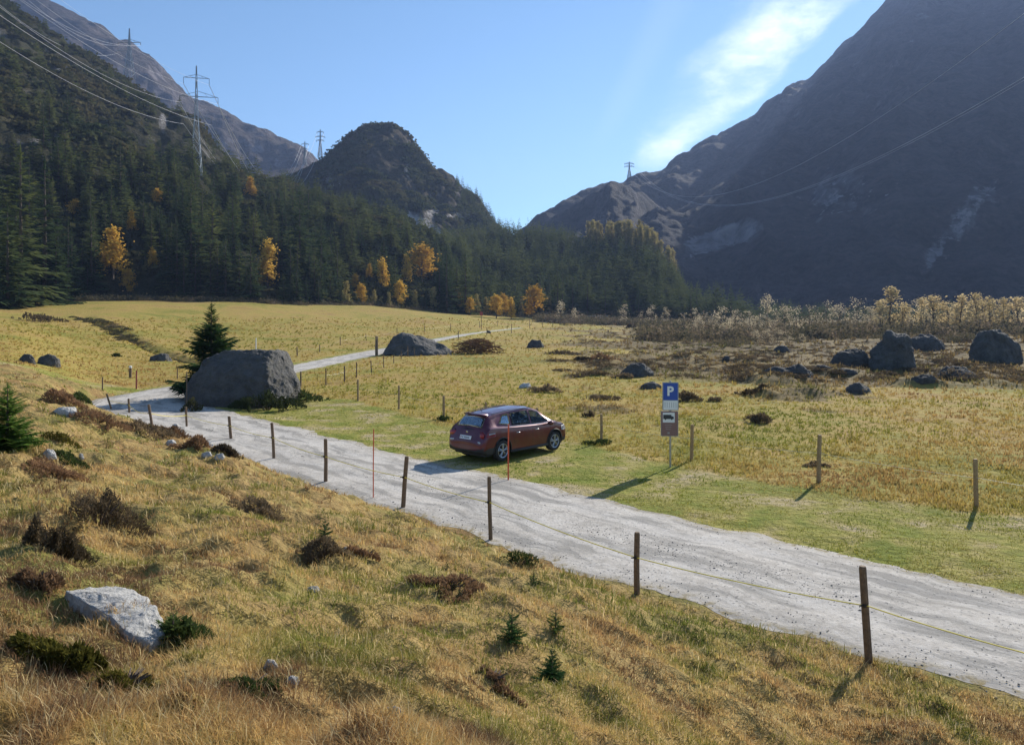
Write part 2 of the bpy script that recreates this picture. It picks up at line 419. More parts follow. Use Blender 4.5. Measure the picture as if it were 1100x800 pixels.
nb = m.bump(v2, 0.7, 0.012, m.bump(v3, 0.5, 0.04, m.bump(m.math('MULTIPLY', trk, -1.0), 0.25, 0.05)))
m.pbsdf(c, 0.95, nb, Specular_IOR_Level=0.15); M['road'] = m.m

def hill_mat(name, green, brown, rock, rockamt, sc):
    """slope cover: rock where steep or flagged, scrub and turf elsewhere"""
    m = N(name); pos = m.pos()
    z = m.attr('zone'); sp = m.n('ShaderNodeSeparateColor'); m.l(z.outputs['Color'], sp.inputs[0])
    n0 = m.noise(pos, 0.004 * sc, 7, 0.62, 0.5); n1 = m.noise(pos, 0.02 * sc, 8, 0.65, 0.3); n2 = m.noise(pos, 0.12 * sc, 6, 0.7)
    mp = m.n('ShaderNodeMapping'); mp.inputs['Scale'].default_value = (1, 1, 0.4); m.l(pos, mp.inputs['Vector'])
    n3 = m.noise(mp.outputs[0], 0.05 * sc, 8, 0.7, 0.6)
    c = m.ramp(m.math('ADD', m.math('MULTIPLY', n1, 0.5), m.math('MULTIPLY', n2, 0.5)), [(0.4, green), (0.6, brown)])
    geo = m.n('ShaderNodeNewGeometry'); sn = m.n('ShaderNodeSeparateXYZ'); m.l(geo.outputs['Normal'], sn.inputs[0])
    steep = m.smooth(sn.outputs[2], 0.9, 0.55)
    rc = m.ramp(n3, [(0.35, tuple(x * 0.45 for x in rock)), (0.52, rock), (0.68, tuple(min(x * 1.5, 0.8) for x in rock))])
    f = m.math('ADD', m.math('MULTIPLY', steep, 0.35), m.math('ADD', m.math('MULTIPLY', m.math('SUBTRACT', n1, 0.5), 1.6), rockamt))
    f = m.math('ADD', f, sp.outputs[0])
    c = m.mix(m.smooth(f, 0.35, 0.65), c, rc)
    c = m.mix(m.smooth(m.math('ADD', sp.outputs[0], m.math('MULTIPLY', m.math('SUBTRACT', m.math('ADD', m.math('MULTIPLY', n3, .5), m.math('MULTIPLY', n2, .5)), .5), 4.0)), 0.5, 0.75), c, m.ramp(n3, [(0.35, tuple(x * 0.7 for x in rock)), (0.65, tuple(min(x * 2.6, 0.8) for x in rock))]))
    nb = m.bump(n3, 0.9, 14 / sc, m.bump(n1, 1.0, 20 / sc)); nb = m.bump(n2, 0.8, 3 / sc, nb)
    m.pbsdf(c, 0.95, nb, Specular_IOR_Level=0.1); return m.m
M['forest_floor'] = hill_mat('forest_slope', (0.030, 0.036, 0.018), (0.075, 0.066, 0.034), (0.21, 0.20, 0.19), -0.02, 2.5)
M['dome'] = hill_mat('scrub_slope', (0.030, 0.036, 0.018), (0.09, 0.07, 0.042), (0.27, 0.25, 0.235), -0.06, 1.6)
M['far_rock'] = hill_mat('rocky_slope', (0.045, 0.04, 0.032), (0.11, 0.085, 0.068), (0.17, 0.15, 0.15), 0.16, 1.3)
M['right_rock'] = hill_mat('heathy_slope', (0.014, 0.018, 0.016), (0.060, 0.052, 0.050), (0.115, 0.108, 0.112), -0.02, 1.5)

# ------------------------------------------------------------------ hills
class Hill:
    def __init__(s, ridge, d0, d1, power, amp, sc, seed, base_drop=3.0, rough=1.0, gul=0):
        s.rx = np.array([(r[0] - CX) / F for r in ridge]); s.ry = np.array([(HY - r[1]) / F for r in ridge])
        s.d0x = np.array([(r[0] - CX) / F for r in d0]); s.d0 = np.array([r[1] for r in d0], float)
        s.d1x = np.array([(r[0] - CX) / F for r in d1]); s.d1 = np.array([r[1] for r in d1], float)
        s.p, s.amp, s.sc, s.seed, s.drop, s.rough = power, amp, sc, seed, base_drop, rough; s.gul = gul
    def D(s, u): return np.interp(u, s.d0x, s.d0), np.interp(u, s.d1x, s.d1)
    def z(s, X, Y):
        X = np.asarray(X, float); Y = np.maximum(np.asarray(Y, float), 20)
        u = X / Y; a, b = s.D(u)
        t = (Y - a) / (b - a)
        z0 = ztable(u * a, a) - s.drop; z1 = np.interp(u, s.rx, s.ry) * b + HC
        tt = np.clip(t, 0, 1)
        zz = z0 + (z1 - z0) * tt ** s.p
        over = np.clip(t - 1, 0, 1)
        zz = zz - (z1 - z0) * over * 0.55
        env = np.clip(t * 3, 0, 1) * (0.14 + 0.86 * np.clip((1.0 - t) * 4, 0, 1))
        n = (ridged(X * s.sc, Y * s.sc, 5, s.seed) * 0.6 + fbm(X * s.sc * 0.6, Y * s.sc * 0.6, 5, s.seed + 3) * 0.8)
        n2 = fbm(X * s.sc * 6, Y * s.sc * 6, 4, s.seed + 9) * 0.22 * s.rough
        gl = ridged(u * s.gul + fbm(X * .004, Y * .004, 3, 5) * 1.5, t * 1.6, 4, s.seed + 13) if s.gul else 0
        zz = zz + s.amp * (n * env + n2 + gl * env * .55)
        return np.where(t < 0, z0 + np.minimum(t, 0) * 40, zz)
    def build(s, name, mat, u0, u1, nu, nt, flag=None, tmax=1.5):
        us = np.linspace(u0, u1, nu); ts = np.concatenate([np.linspace(-0.03, 1.0, nt), np.linspace(1.02, tmax, nt // 5)])
        U, T = np.meshgrid(us, ts, indexing='ij')
        a, b = s.D(U); Y = a + (b - a) * T; X = U * Y
        Z = s.z(X, Y)
        V = np.stack([X, Y, Z], -1).reshape(-1, 3)
        n1, n2 = U.shape; idx = np.arange(n1 * n2).reshape(n1, n2)
        Q = np.stack([idx[:-1, :-1], idx[1:, :-1], idx[1:, 1:], idx[:-1, 1:]], -1).reshape(-1, 4)
        o = mesh_np(name, V, Q, mat, True)
        px = CX + U * F; py = HY - (Z - HC) / Y * F
        fl = np.zeros((U.size, 4), np.float32); fl[:, 3] = 1
        if flag is not None: fl[:, 0] = flag(px, py, X, Y).ravel()
        at = o.data.color_attributes.new('zone', 'FLOAT_COLOR', 'POINT'); at.data.foreach_set('color', fl.ravel())
        tag(o, kind='structure')
        return o

H_LEFT = Hill([(-900, -250), (-300, -190), (-100, -100), (16, 8), (55, 38), (110, 68), (140, 92), (180, 120), (209, 130), (228, 164), (266, 192), (300, 202), (340, 212), (380, 222), (430, 240), (470, 256), (520, 274), (560, 292), (610, 318), (660, 338), (700, 350)],
              [(-900, 140), (-300, 150), (16, 172), (100, 180), (300, 204), (400, 232), (560, 285), (620, 300), (700, 310)],
              [(-900, 480), (16, 500), (200, 480), (400, 420), (560, 400), (700, 380)], 0.95, 17.0, 0.018, 3, 3.0, 1.3)
H_DOME = Hill([(150, 260), (230, 230), (290, 200), (330, 184), (345, 176), (352, 170), (372, 151), (385, 141), (400, 137), (410, 136), (420, 137), (437, 147), (450, 160), (465, 181), (487, 193), (498, 207), (512, 212), (520, 224), (530, 240), (560, 258), (620, 285), (700, 320)],
              [(150, 480), (700, 520)], [(150, 800), (420, 720), (700, 700)], 0.62, 22.0, 0.013, 21, 6, 1.6)
H_SADDLE = Hill([(300, 300), (420, 280), (480, 262), (530, 256), (572, 257), (620, 266), (655, 266), (690, 272), (712, 288), (728, 308), (745, 328), (770, 338), (820, 345), (900, 350)],
                [(300, 330), (560, 320), (700, 300), (900, 310)], [(300, 520), (570, 520), (700, 430), (900, 400)], 0.9, 6.0, 0.02, 41)
H_FAR = Hill([(-900, -90), (-200, -70), (-40, -40), (20, -5), (50, 0), (85, 18), (120, 38), (135, 46), (160, 60), (175, 74), (190, 90), (206, 108), (222, 113), (238, 117), (262, 133), (285, 143), (300, 150), (320, 161), (342, 173), (370, 190), (420, 230), (480, 280)],
             [(-900, 800), (480, 900)], [(-900, 1500), (200, 1450), (480, 1500)], 0.8, 40.0, 0.006, 61, 10, 1.2, 9)
H_RIGHT = Hill([(480, 300), (540, 270), (570, 243), (578, 233), (590, 222), (610, 210), (640, 199), (665, 192), (690, 187), (715, 178), (745, 162), (765, 150), (790, 136), (815, 120), (845, 95), (868, 88), (880, 72), (905, 50), (925, 32), (945, 8), (962, -8), (1000, -38), (1050, -62), (1117, -80), (1300, -60), (1500, 10), (2000, 120)],
               [(480, 560), (700, 480), (900, 420), (1100, 400), (2000, 380)], [(480, 900), (570, 950), (700, 1150), (850, 1400), (1082, 1650), (2000, 1700)], 1.12, 44.0, 0.0045, 81, 8, 1.3, 11)

def fl_left(px, py, X, Y):
    g = lambda cx, cy, sx, sy: np.exp(-((px - cx) / sx) ** 2 - ((py - cy) / sy) ** 2)
    return 0.9 * (g(66, 72, 8, 6) + g(65, 145, 10, 6) + g(40, 152, 20, 3) + g(175, 130, 4, 12) + g(85, 195, 30, 4))
def fl_dome(px, py, X, Y):
    g = lambda cx, cy, sx, sy: np.exp(-((px - cx) / sx) ** 2 - ((py - cy) / sy) ** 2)
    k = (px - 452) * 0.85 - (py - 240) * 0.53
    line = np.exp(-(((px - 452) * 0.5 - (py - 240) * 0.86) / 7) ** 2) * sstep(432, 440, px) * sstep(478, 468, px)
    return 1.0 * (line + g(356, 196, 6, 6) + g(437, 182, 2, 6) + g(465, 228, 8, 4) + g(495, 232, 14, 5))
def fl_right(px, py, X, Y):
    g = lambda cx, cy, sx, sy: np.exp(-((px - cx) / sx) ** 2 - ((py - cy) / sy) ** 2)
    ang = (px - 775) * 0.95 + (py - 256) * -0.3; per = (px - 775) * 0.3 + (py - 256) * 0.95
    slab = np.exp(-(ang / 42) ** 4 - (per / 11) ** 4)
    sc = np.exp(-(((py - 205) * 0.75 + (px - 1060) * 0.95) / 16) ** 2) * sstep(180, 205, py) * sstep(310, 290, py) * sstep(980, 1000, px)
    return 1.2 * slab + 1.0 * sc * (0.6 + fbm(px * 0.1, py * 0.1, 3, 2)) + 0.5 * g(900, 210, 40, 26) + 0.3 * g(660, 235, 60, 3)

H_FAR.build('far_ridge', M['far_rock'], -1.75, -0.09, 420, 150)
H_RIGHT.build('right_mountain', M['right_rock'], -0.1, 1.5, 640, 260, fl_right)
H_DOME.build('dome_hill', M['dome'], -0.48, 0.18, 300, 130, fl_dome)
H_SADDLE.build('saddle_hill', M['forest_floor'], -0.3, 0.42, 220, 90)
H_LEFT.build('forest_hill', M['forest_floor'], -1.75, 0.18, 420, 130, fl_left)

# ------------------------------------------------------------------ terrain sheet
us = np.linspace(-ULIM, ULIM, 620)
ys = np.concatenate([np.linspace(-9, 2.4, 40), np.exp(np.linspace(math.log(2.5), math.log(60), 470)), np.exp(np.linspace(math.log(61), math.log(2600), 230))])
U, Yg = np.meshgrid(us, ys, indexing='ij')
Xg = U * np.maximum(Yg, 2.5) * np.where(Yg < 2.5, 1 + (2.5 - Yg) * 0.55, 1.0)
Zg, dR, bM, hM = zg(Xg, Yg, True)
Vt = np.stack([Xg, Yg, Zg], -1).reshape(-1, 3)
idx = np.arange(Xg.size).reshape(Xg.shape)
Q = np.stack([idx[:-1, :-1], idx[1:, :-1], idx[1:, 1:], idx[:-1, 1:]], -1).reshape(-1, 4)
g = mesh_np('ground', Vt, Q, M['ground'], True); tag(g, kind='structure')
FENCE_R = [(X, Y) for X, Y in []]
def verge_mask(X, Y, d):
    # mown strip between the road and the right hand fence
    lim = np.interp(X, [-22, -14, -9, -7, -4.5, -2.9, 3.0, 5.2, 7.6, 11.5, 20, 32], [50, 46, 43, 40, 36, 33, 28.5, 24.5, 22, 19, 13, 5])
    v = sstep(0.8, -0.8, Y - lim + fbm(X * 0.8, Y * 0.8, 3, 4) * 1.2)
    return np.maximum(v * 0.72, np.clip(1 - d / 1.6, 0, 1)) * (1 - bank_mask(X, Y))
zone = np.zeros((Xg.size, 4), np.float32); zone[:, 3] = 1
zone[:, 0] = bM.ravel(); zone[:, 1] = hM.ravel(); zone[:, 2] = verge_mask(Xg, Yg, dR).ravel()
at = g.data.color_attributes.new('zone', 'FLOAT_COLOR', 'POINT'); at.data.foreach_set('color', zone.ravel())

# road sheet
n = len(RC); tang = np.gradient(RC[:, :2], axis=0); tang /= np.linalg.norm(tang, axis=1)[:, None]; nrm = np.stack([-tang[:, 1], tang[:, 0]], 1)
NA = 15; V = []; col = []
s_len = np.concatenate([[0], np.cumsum(np.linalg.norm(np.diff(RC[:, :2], axis=0), axis=1))])
fineS = np.arange(0, s_len[-1], 0.2); fineS = fineS[(fineS < 90) | (np.round(fineS / 0.2) % 4 == 0)]
rx = np.interp(fineS, s_len, RC[:, 0]); ry = np.interp(fineS, s_len, RC[:, 1]); rw = np.interp(fineS, s_len, RC[:, 2]); rz = np.interp(fineS, s_len, RZ)
nx = np.interp(fineS, s_len, nrm[:, 0]); ny = np.interp(fineS, s_len, nrm[:, 1])
nzw = np.clip(rw / 2.0, .3, 1)
eL = rw + nzw * 0 + vnoise(fineS * 0.9, fineS * 0 + 3, 1) * 0.35 + vnoise(fineS * 3.1, fineS * 0, 5) * 0.22
eR = rw + vnoise(fineS * 0.9, fineS * 0 + 9, 2) * 0.35 + vnoise(fineS * 3.1, fineS * 0, 6) * 0.22
aa = np.linspace(0, 1, NA)
off = eL[:, None] * (1 - aa) * 1.0 - eR[:, None] * aa
Xr = rx[:, None] + nx[:, None] * off; Yr = ry[:, None] + ny[:, None] * off
Zr = np.repeat(rz[:, None], NA, 1) + 0.035 - 0.05 * np.abs(aa * 2 - 1) ** 3 + fbm(Xr * 1.3, Yr * 1.3, 3, 9) * 0.02
Zr = np.maximum(Zr, zg(Xr, Yr) + 0.004)
V = np.stack([Xr, Yr, Zr], -1).reshape(-1, 3)
idx = np.arange(Xr.size).reshape(Xr.shape)
Q = np.stack([idx[:-1, :-1], idx[:-1, 1:], idx[1:, 1:], idx[1:, :-1]], -1).reshape(-1, 4)
ro = mesh_np('gravel_road', V, Q, M['road'], True); tag(ro, kind='structure')
cc = np.ones((Xr.size, 4), np.float32); cc[:, 0] = np.tile(aa, len(fineS)); cc[:, 1] = np.repeat(fineS / 100.0, NA)
at = ro.data.color_attributes.new('across', 'FLOAT_COLOR', 'POINT'); at.data.foreach_set('color', cc.ravel())

# loose stones lying on the road
def gravel():
    r_ = np.random.default_rng(77); ns = 9000
    k = np.where((RC[:, 1] < 46) & (RC[:, 1] > 4) & (RC[:, 0] < 16))[0]
    w_ = 1 / np.maximum(RC[k, 1], 9) ** 1.3; i = r_.choice(k, ns, p=w_ / w_.sum())
    o = r_.uniform(-1, 1, ns); o = np.where(r_.uniform(0, 1, ns) < .5, np.sign(o) * (0.62 + .36 * np.abs(o)), o * .25)
    x = RC[i, 0] + nrm[i, 0] * RC[i, 2] * o + r_.uniform(-.4, .4, ns); y = RC[i, 1] + nrm[i, 1] * RC[i, 2] * o + r_.uniform(-.25, .25, ns)
    z_ = RZ[i] + 0.03 - 0.05 * np.abs(o) ** 3
    sz = r_.uniform(.006, .014, ns) * (1 + y / 60) * np.where(r_.uniform(0, 1, ns) < .05, 1.7, 1)
    base = np.array([(1, 0, 0), (0, 1, 0), (-1, 0, 0), (0, -1, 0), (0, 0, .8), (0, 0, -.6)], float)
    V = base[None] * r_.uniform(.6, 1.3, (ns, 6, 1)) * sz[:, None, None] + np.stack([x, y, z_], -1)[:, None]
    T = np.array([(0, 1, 4), (1, 2, 4), (2, 3, 4), (3, 0, 4), (1, 0, 5), (2, 1, 5), (3, 2, 5), (0, 3, 5)])
    T = (np.arange(ns) * 6)[:, None, None] + T[None]
    tag(mesh_np('loose_gravel', V.reshape(-1, 3), T.reshape(-1, 3), M['gravel']), 'small loose grey stones scattered on the pale gravel road', 'gravel', kind='stuff')
gravel()

# ------------------------------------------------------------------ grass
def blades(name, X, Y, Z, L, W, lean, ang, col, label, curve=0.6):
    n = len(X)
    dx = np.cos(ang); dy = np.sin(ang); sx = -dy * W / 2; sy = dx * W / 2
    hz = L * np.cos(lean); hr = L * np.sin(lean)
    V = np.empty((n, 5, 3), np.float32)
    V[:, 0] = np.stack([X - sx, Y - sy, Z], -1); V[:, 1] = np.stack([X + sx, Y + sy, Z], -1)
    mx = X + dx * hr * 0.35; my = Y + dy * hr * 0.35; mz = Z + hz * 0.62
    V[:, 2] = np.stack([mx - sx * .8, my - sy * .8, mz], -1); V[:, 3] = np.stack([mx + sx * .8, my + sy * .8, mz], -1)
    V[:, 4] = np.stack([X + dx * hr, Y + dy * hr, Z + hz], -1)
    b = (np.arange(n) * 5)[:, None]
    T = np.concatenate([b + [0, 1, 3], b + [0, 3, 2], b + [2, 3, 4]], 1).reshape(-1, 3)
    c = np.repeat(col.astype(np.float32), 5, 0)
    o = mesh_np(name, V.reshape(-1, 3), T, M['grass'], False, c)
    return tag(o, label, 'grass', kind='stuff')

def tufts(n, upx0, upx1, py0, py1, sel, per, Ls, spread, wpx, wmin, dens=1.0, ymax=60):
    px = RNG.uniform(upx0, upx1, n); py = RNG.uniform(py0, py1, n)
    # locate on the ground by stepping along depth
    u = (px - CX) / F
    Dg = np.exp(np.linspace(math.log(1.5), math.log(ymax), 220))
    Xs = u[:, None] * Dg[None]; Zs = ztable(Xs, np.broadcast_to(Dg, Xs.shape))
    line = HC - (py[:, None] - HY) / F * Dg[None]
    hit = Zs >= line; ok = hit.any(1); k = hit.argmax(1)
    D = Dg[k] * RNG.uniform(0.985, 1.015, n); X = u * D
    keep = ok & sel(X, D); X = X[keep]; D = D[keep]
    X = np.repeat(X, per); D = np.repeat(D, per)
    nn = len(X)
    a = RNG.uniform(0, 2 * np.pi, nn); r = np.abs(RNG.normal(0, 1, nn)) * spread
    X = X + np.cos(a) * r; Y = D + np.sin(a) * r
    z = zg(X, Y) - 0.015
    L = RNG.uniform(*Ls, nn) * (0.75 + 0.9 * np.clip(fbm(X * 0.9, Y * 0.9, 2, 66) + 0.4, 0, 1))
    W = np.maximum(wmin, wpx * Y / F) * RNG.uniform(0.6, 1.3, nn)
    return X, Y, z, L, W, a + RNG.normal(0, 0.5, nn)

def palette(t, stops):
    p = np.array([s[0] for s in stops]); c = np.array([s[1] for s in stops])
    return np.stack([np.interp(t, p, c[:, k]) for k in range(3)], -1)

def sel_bank(X, Y):
    d, _ = road_dist(X, Y)
    return (bank_mask(X, Y) > 0) & (d > 0.12)
X, Y, Z, L, W, A = tufts(50000, -200, 1330, 400, 900, sel_bank, 11, (0.04, 0.11), 0.05, 0.75, 0.0035, ymax=48)
t = 0.5 + fbm(X * 0.35, Y * 0.35, 4, 91) * 0.9 + fbm(X * 1.6, Y * 1.6, 3, 95) * 0.95 + RNG.normal(0, 0.13, len(X))
sp2 = fbm(X * 0.8 + 40, Y * 0.8, 3, 93)
col = palette(t, [(0.0, (0.13, 0.15, 0.035)), (0.2, (0.28, 0.25, 0.06)), (0.4, (0.56, 0.43, 0.17)), (0.62, (0.58, 0.39, 0.16)), (0.8, (0.40, 0.25, 0.11)), (1.0, (0.20, 0.12, 0.065))])
gr = sstep(0.05, 0.25, sp2)[:, None] * RNG.uniform(0.3, 1, (len(X), 1))
col = col * (1 - gr) + np.array([0.17, 0.20, 0.035]) * gr
dry = (RNG.uniform(0, 1, len(X)) < 0.10)[:, None]
col = np.where(dry, np.array([0.62, 0.50, 0.27]), col) * RNG.uniform(0.88, 1.32, (len(X), 1))
L = np.where(dry[:, 0], L * 1.25, L)
lean = RNG.uniform(0.4, 1.45, len(X))
L = L * (0.8 + 0.5 * sstep(4, 14, Y)); Z = Z + 0.01
blades('bank_grass', X, Y, Z, L, W, lean, A, col, 'golden dry tussock grass on the near slope above the gravel road')

def sel_mead(X, Y):
    d, _ = road_dist(X, Y)
    return (bank_mask(X, Y) == 0) & (d > 0.10) & (Y < 250)
X, Y, Z, L, W, A = tufts(76000, -160, 1380, 343, 680, sel_mead, 5, (0.05, 0.13), 0.08, 0.9, 0.006, ymax=260)
L = L * (1 + Y / 90)
d, _ = road_dist(X, Y)
vm = verge_mask(X, Y, d)
L = L * (1 - 0.65 * sstep(0.3, 0.7, vm))
t = 0.5 + fbm(X * 0.22, Y * 0.22, 4, 55) * 0.9 + fbm(X * 0.035, Y * 0.05, 3, 57) * 0.7 + RNG.normal(0, 0.09, len(X))
kf = sstep(35, 80, Y) * .6 * (1 - heath_mask(X, Y)); t = t * (1 - kf) + (.42 + fbm(X * .03, Y * .04, 3, 58) * .5) * kf
col = palette(t, [(0.0, (0.20, 0.215, 0.035)), (0.25, (0.32, 0.275, 0.055)), (0.5, (0.43, 0.315, 0.09)), (0.75, (0.41, 0.26, 0.09)), (1.0, (0.27, 0.155, 0.07))])
cv = palette(t, [(0.0, (0.18, 0.235, 0.035)), (0.35, (0.28, 0.285, 0.05)), (0.65, (0.38, 0.32, 0.095)), (1.0, (0.42, 0.33, 0.17))])
w = sstep(0.35, 0.65, vm)[:, None]; col = col * (1 - w) + cv * w
hm = heath_mask(X, Y)[:, None]
ch = palette(np.clip(t + .1, 0, 1), [(0.0, (0.13, 0.13, 0.045)), (0.3, (0.26, 0.21, 0.075)), (0.5, (0.17, 0.11, 0.06)), (0.75, (0.32, 0.23, 0.09)), (1.0, (0.12, 0.08, 0.05))])
col = col * (1 - hm) + ch * hm; L = L * (1 + hm[:, 0] * .8)
col = col * RNG.uniform(0.85, 1.15, (len(X), 1))
blades('meadow_grass', X, Y, Z, L, W, RNG.uniform(0.2, 1.2, len(X)), A, col, 'yellow green meadow grass beyond the gravel road')

# ------------------------------------------------------------------ plants
def leaf_quads(Pn, size, rng, flat=0.0):
    """small randomly turned two-triangle leaves"""
    n = len(Pn)
    a = rng.normal(0, 1, (n, 3)); a /= np.linalg.norm(a, axis=1)[:, None]
    b = rng.normal(0, 1, (n, 3)); b -= a * (a * b).sum(1)[:, None]; b /= np.linalg.norm(b, axis=1)[:, None]
    s = size * rng.uniform(0.6, 1.4, (n, 1))
    V = np.stack([Pn - a * s * .5, Pn + b * s * .38, Pn + a * s * .5, Pn - b * s * .38], 1).reshape(-1, 3)
    i = (np.arange(n) * 4)[:, None]
    return V, i + np.array([[0, 1, 2, 3]])

def cm_spruce(h, r, nl, nb, K, seed, droop=0.25, z0=0.06, twig=0.42, ragged=0.25):
    """conifer crown: whorls of drooping feathered branches"""
    rg = np.random.default_rng(seed); V = []; T = []
    for i in range(nl):
        f = i / (nl - 1)
        zc = h * (z0 + (0.985 - z0) * f)
        Lr = r * (1 - f) ** 0.82 * (1 + rg.uniform(-ragged, ragged)) + r * 0.03
        nbi = max(4, int(nb * (1 - 0.45 * f)))
        a0 = rg.uniform(0, 6.28)
        for k in range(nbi):
            a = a0 + 6.283 * k / nbi + rg.normal(0, 0.18)
            L = Lr * rg.uniform(0.62, 1.12)
            if L < 0.01 * h: L = 0.01 * h
            up = 0.35 * f - droop * (1 - f)
            zz = zc + rg.normal(0, h / nl * 0.35)
            dx, dy = math.cos(a), math.sin(a)
            def pt(s): return np.array([dx * L * s, dy * L * s, zz + L * (up * s + (0.18 if f < .7 else .1) * s * s * 0.6)])
            tw = L * twig
            for q in range(K):
                s0 = 0.08 + 0.9 * q / K; s1 = min(1.05, s0 + 1.25 / K)
                p0 = pt(s0); p1 = pt(s1)
                wd = tw * (1 - s0) ** 0.6 * rg.uniform(0.6, 1.1) + tw * 0.12
                for sg in (-1, 1):
                    tip = pt(min(s1 + 0.12, 1.1)) + sg * np.array([-dy, dx, 0]) * wd + np.array([0, 0, -wd * rg.uniform(0.15, 0.6)])
                    j = len(V); V += [p0, p1, tip]; T.append((j, j + 1, j + 2))
    # leader
    for k in range(3):
        a = 2.1 * k; j = len(V); w = h * 0.008
        V += [np.array([math.cos(a) * w, math.sin(a) * w, h * 0.9]), np.array([math.cos(a + 2) * w, math.sin(a + 2) * w, h * 0.9]), np.array([0, 0, h])]; T.append((j, j + 1, j + 2))
    return np.array(V), np.array(T)

def trunk_bm(h, r, lean=0):
    bm = bmesh.new(); tube(bm, [(0, 0, -0.4), (0.01 * h * lean, 0, h * 0.3), (0, 0, h * 0.65), (0, 0, h * 0.96)], [r * 1.25, r, r * 0.55, r * 0.08], 6)
    return bm

def mesh_only(name, V, T, mat, smooth=False):
    o = mesh_np(name, V, T, mat, smooth); me = o.data; bpy.data.objects.remove(o); return me
def bm_mesh(name, bm, mat):
    me = bpy.data.meshes.new(name); bm.to_mesh(me); bm.free(); me.materials.append(mat); return me

SPR = []
for i in range(6):
    hh = 22.0
    V, T = cm_spruce(hh, [4.6, 3.7, 5.2, 4.2, 3.4, 4.8][i], 22, 10, 4, 100 + i, [0.3, 0.2, 0.35, 0.25, .2, .3][i])
    SPR.append((mesh_only('crown', V, T, M['spruce']), bm_mesh('trunk', trunk_bm(hh, 0.28), M['bark']), V, T))

def put_tree(name, label, cat, loc, s, rz, crown_me, trunk_me, group, sz=None):
    t = thing(name, label, cat, loc, rz, group)
    t.scale = (s, s, sz or s)
    for nm, me in (('crown', crown_me), ('trunk', trunk_me)):
        if me is None: continue
        o = bpy.data.objects.new(nm, me); C.objects.link(o); o.parent = t
    return t

def hz(X, Y):
    return float(max(H_LEFT.z(X, Y), H_SADDLE.z(X, Y), zg(X, Y)))
def hzv(X, Y):
    return np.maximum(np.maximum(H_LEFT.z(X, Y), H_SADDLE.z(X, Y)), ztable(X, Y))

def belt(px): return float(np.interp(px, [-100, 16, 100, 180, 260, 340], [.10, .12, .20, .36, .8, 1.2]))
# candidate forest trees, nearest first get to be individuals
cand = []
rg = np.random.default_rng(5)
for hill, u0, u1, n, tag_ in ((H_LEFT, -0.80, 0.10, 1500, 'L'), (H_SADDLE, -0.12, 0.30, 700, 'S')):
    u = rg.uniform(u0, u1, n); t = rg.uniform(0, 1, n) ** 1.0 * 1.02
    a, b = hill.D(u); Y = a + (b - a) * t + 1.5; X = u * Y
    cl = fbm(X * 0.02, Y * 0.02, 3, 12)
    for i in range(n):
        px = CX + u[i] * F
        if tag_ == 'L' and t[i] > belt(px) + cl[i] * .3 and rg.uniform() > .13: continue
        thr = -0.55 + 0.75 * t[i] * (1 if px < 130 else 0.45)
        if tag_ == 'L' and cl[i] < thr: continue
        if px > 700 and t[i] > .8 and tag_ == 'S': continue
        h = 22 * rg.uniform(0.32, 0.92) * (1 - 0.35 * t[i] * (1 if tag_ == 'L' else 0.4))
        if tag_ == 'S': h *= 0.8
        cand.append((h / Y[i], X[i], Y[i], h, px, tag_))
# a solid front row along the meadow edge
for px in np.arange(-60, 720, 9.5):
    u = (px + rg.uniform(-4, 4) - CX) / F
    a = H_LEFT.D(u)[0] if px < 600 else H_SADDLE.D(u)[0]
    y = a + rg.uniform(1, 12)
    cand.append((1, u * y, y, rg.uniform(7, 18) * (1 if px > 130 else 1.12) * (0.75 if px > 420 else 1) * (0.7 if px > 560 else 1), px, 'L' if px < 600 else 'S'))
# the big firs at the left edge of the meadow
for px, py_top, D in ((22, 150, 150), (48, 165, 158), (75, 178, 165), (8, 215, 140), (95, 205, 175), (118, 180, 190), (60, 238, 160), (-20, 140, 150), (205, 195, 205), (228, 205, 215), (250, 195, 225), (275, 215, 218), (322, 200, 240), (345, 225, 232), (395, 222, 240), (480, 262, 250), (500, 268, 262)):
    u = (px - CX) / F; zb = hz(u * D, D); top = HC + (HY - py_top) / F * D
    cand.append((2, u * D, D, max(9, top - zb), px, 'L'))
# bright larches picked out in the forest: column, foot row, top row, distance, fatness, label
LL = [(121, 302, 250, 168, 1.25, 0, 'large bright orange larch, the left-most big one at the forest edge'),
      (141, 250, 228, 196, 1.0, 0, 'small orange larch high among spruces above the large left larch'),
      (164, 290, 266, 186, 1.0, 2, 'tiny orange larch just right of the large left larch'),
      (137, 318, 292, 175, 1.1, 1, 'yellow leafy bush at the foot of the left forest edge'),
      (288, 312, 261, 204, 0.95, 2, 'lone orange larch with a browner lower crown above the middle of the meadow'),
      (168, 222, 204, 250, 1.3, 1, 'small brownish orange tree high on the left slope'),
      (80, 236, 218, 200, 1.5, 1, 'low rusty tree on the left slope above the big firs'),
      (269, 214, 192, 300, 1.2, 0, 'yellow green larch near the top of the left slope'),
      (411, 312, 279, 236, 0.85, 2, 'slender orange larch, left of the broad orange pair'),
      (381, 312, 296, 230, 1.0, 1, 'low orange bush at the forest edge left of the slender larch'),
      (437, 306, 276, 240, 0.95, 0, 'narrow orange larch touching the broad orange crown'),
      (454, 310, 268, 244, 1.45, 1, 'broad orange larch, widest crown of the middle forest edge'),
      (397, 300, 284, 238, 1.0, 0, 'small orange larch between lone larch and slender larch'),
      (533, 318, 295, 262, 1.4, 1, 'orange brown larch among spruces left of the yellow birch'),
      (549, 322, 299, 264, 0.9, 2, 'slender orange larch just left of the yellow birch'),
      (574, 334, 301, 275, 1.35, 1, 'broad golden birch at the valley mouth forest edge'),
      (505, 330, 312, 262, 1.2, 1, 'small pale brown tree at the forest foot left of golden birch')]
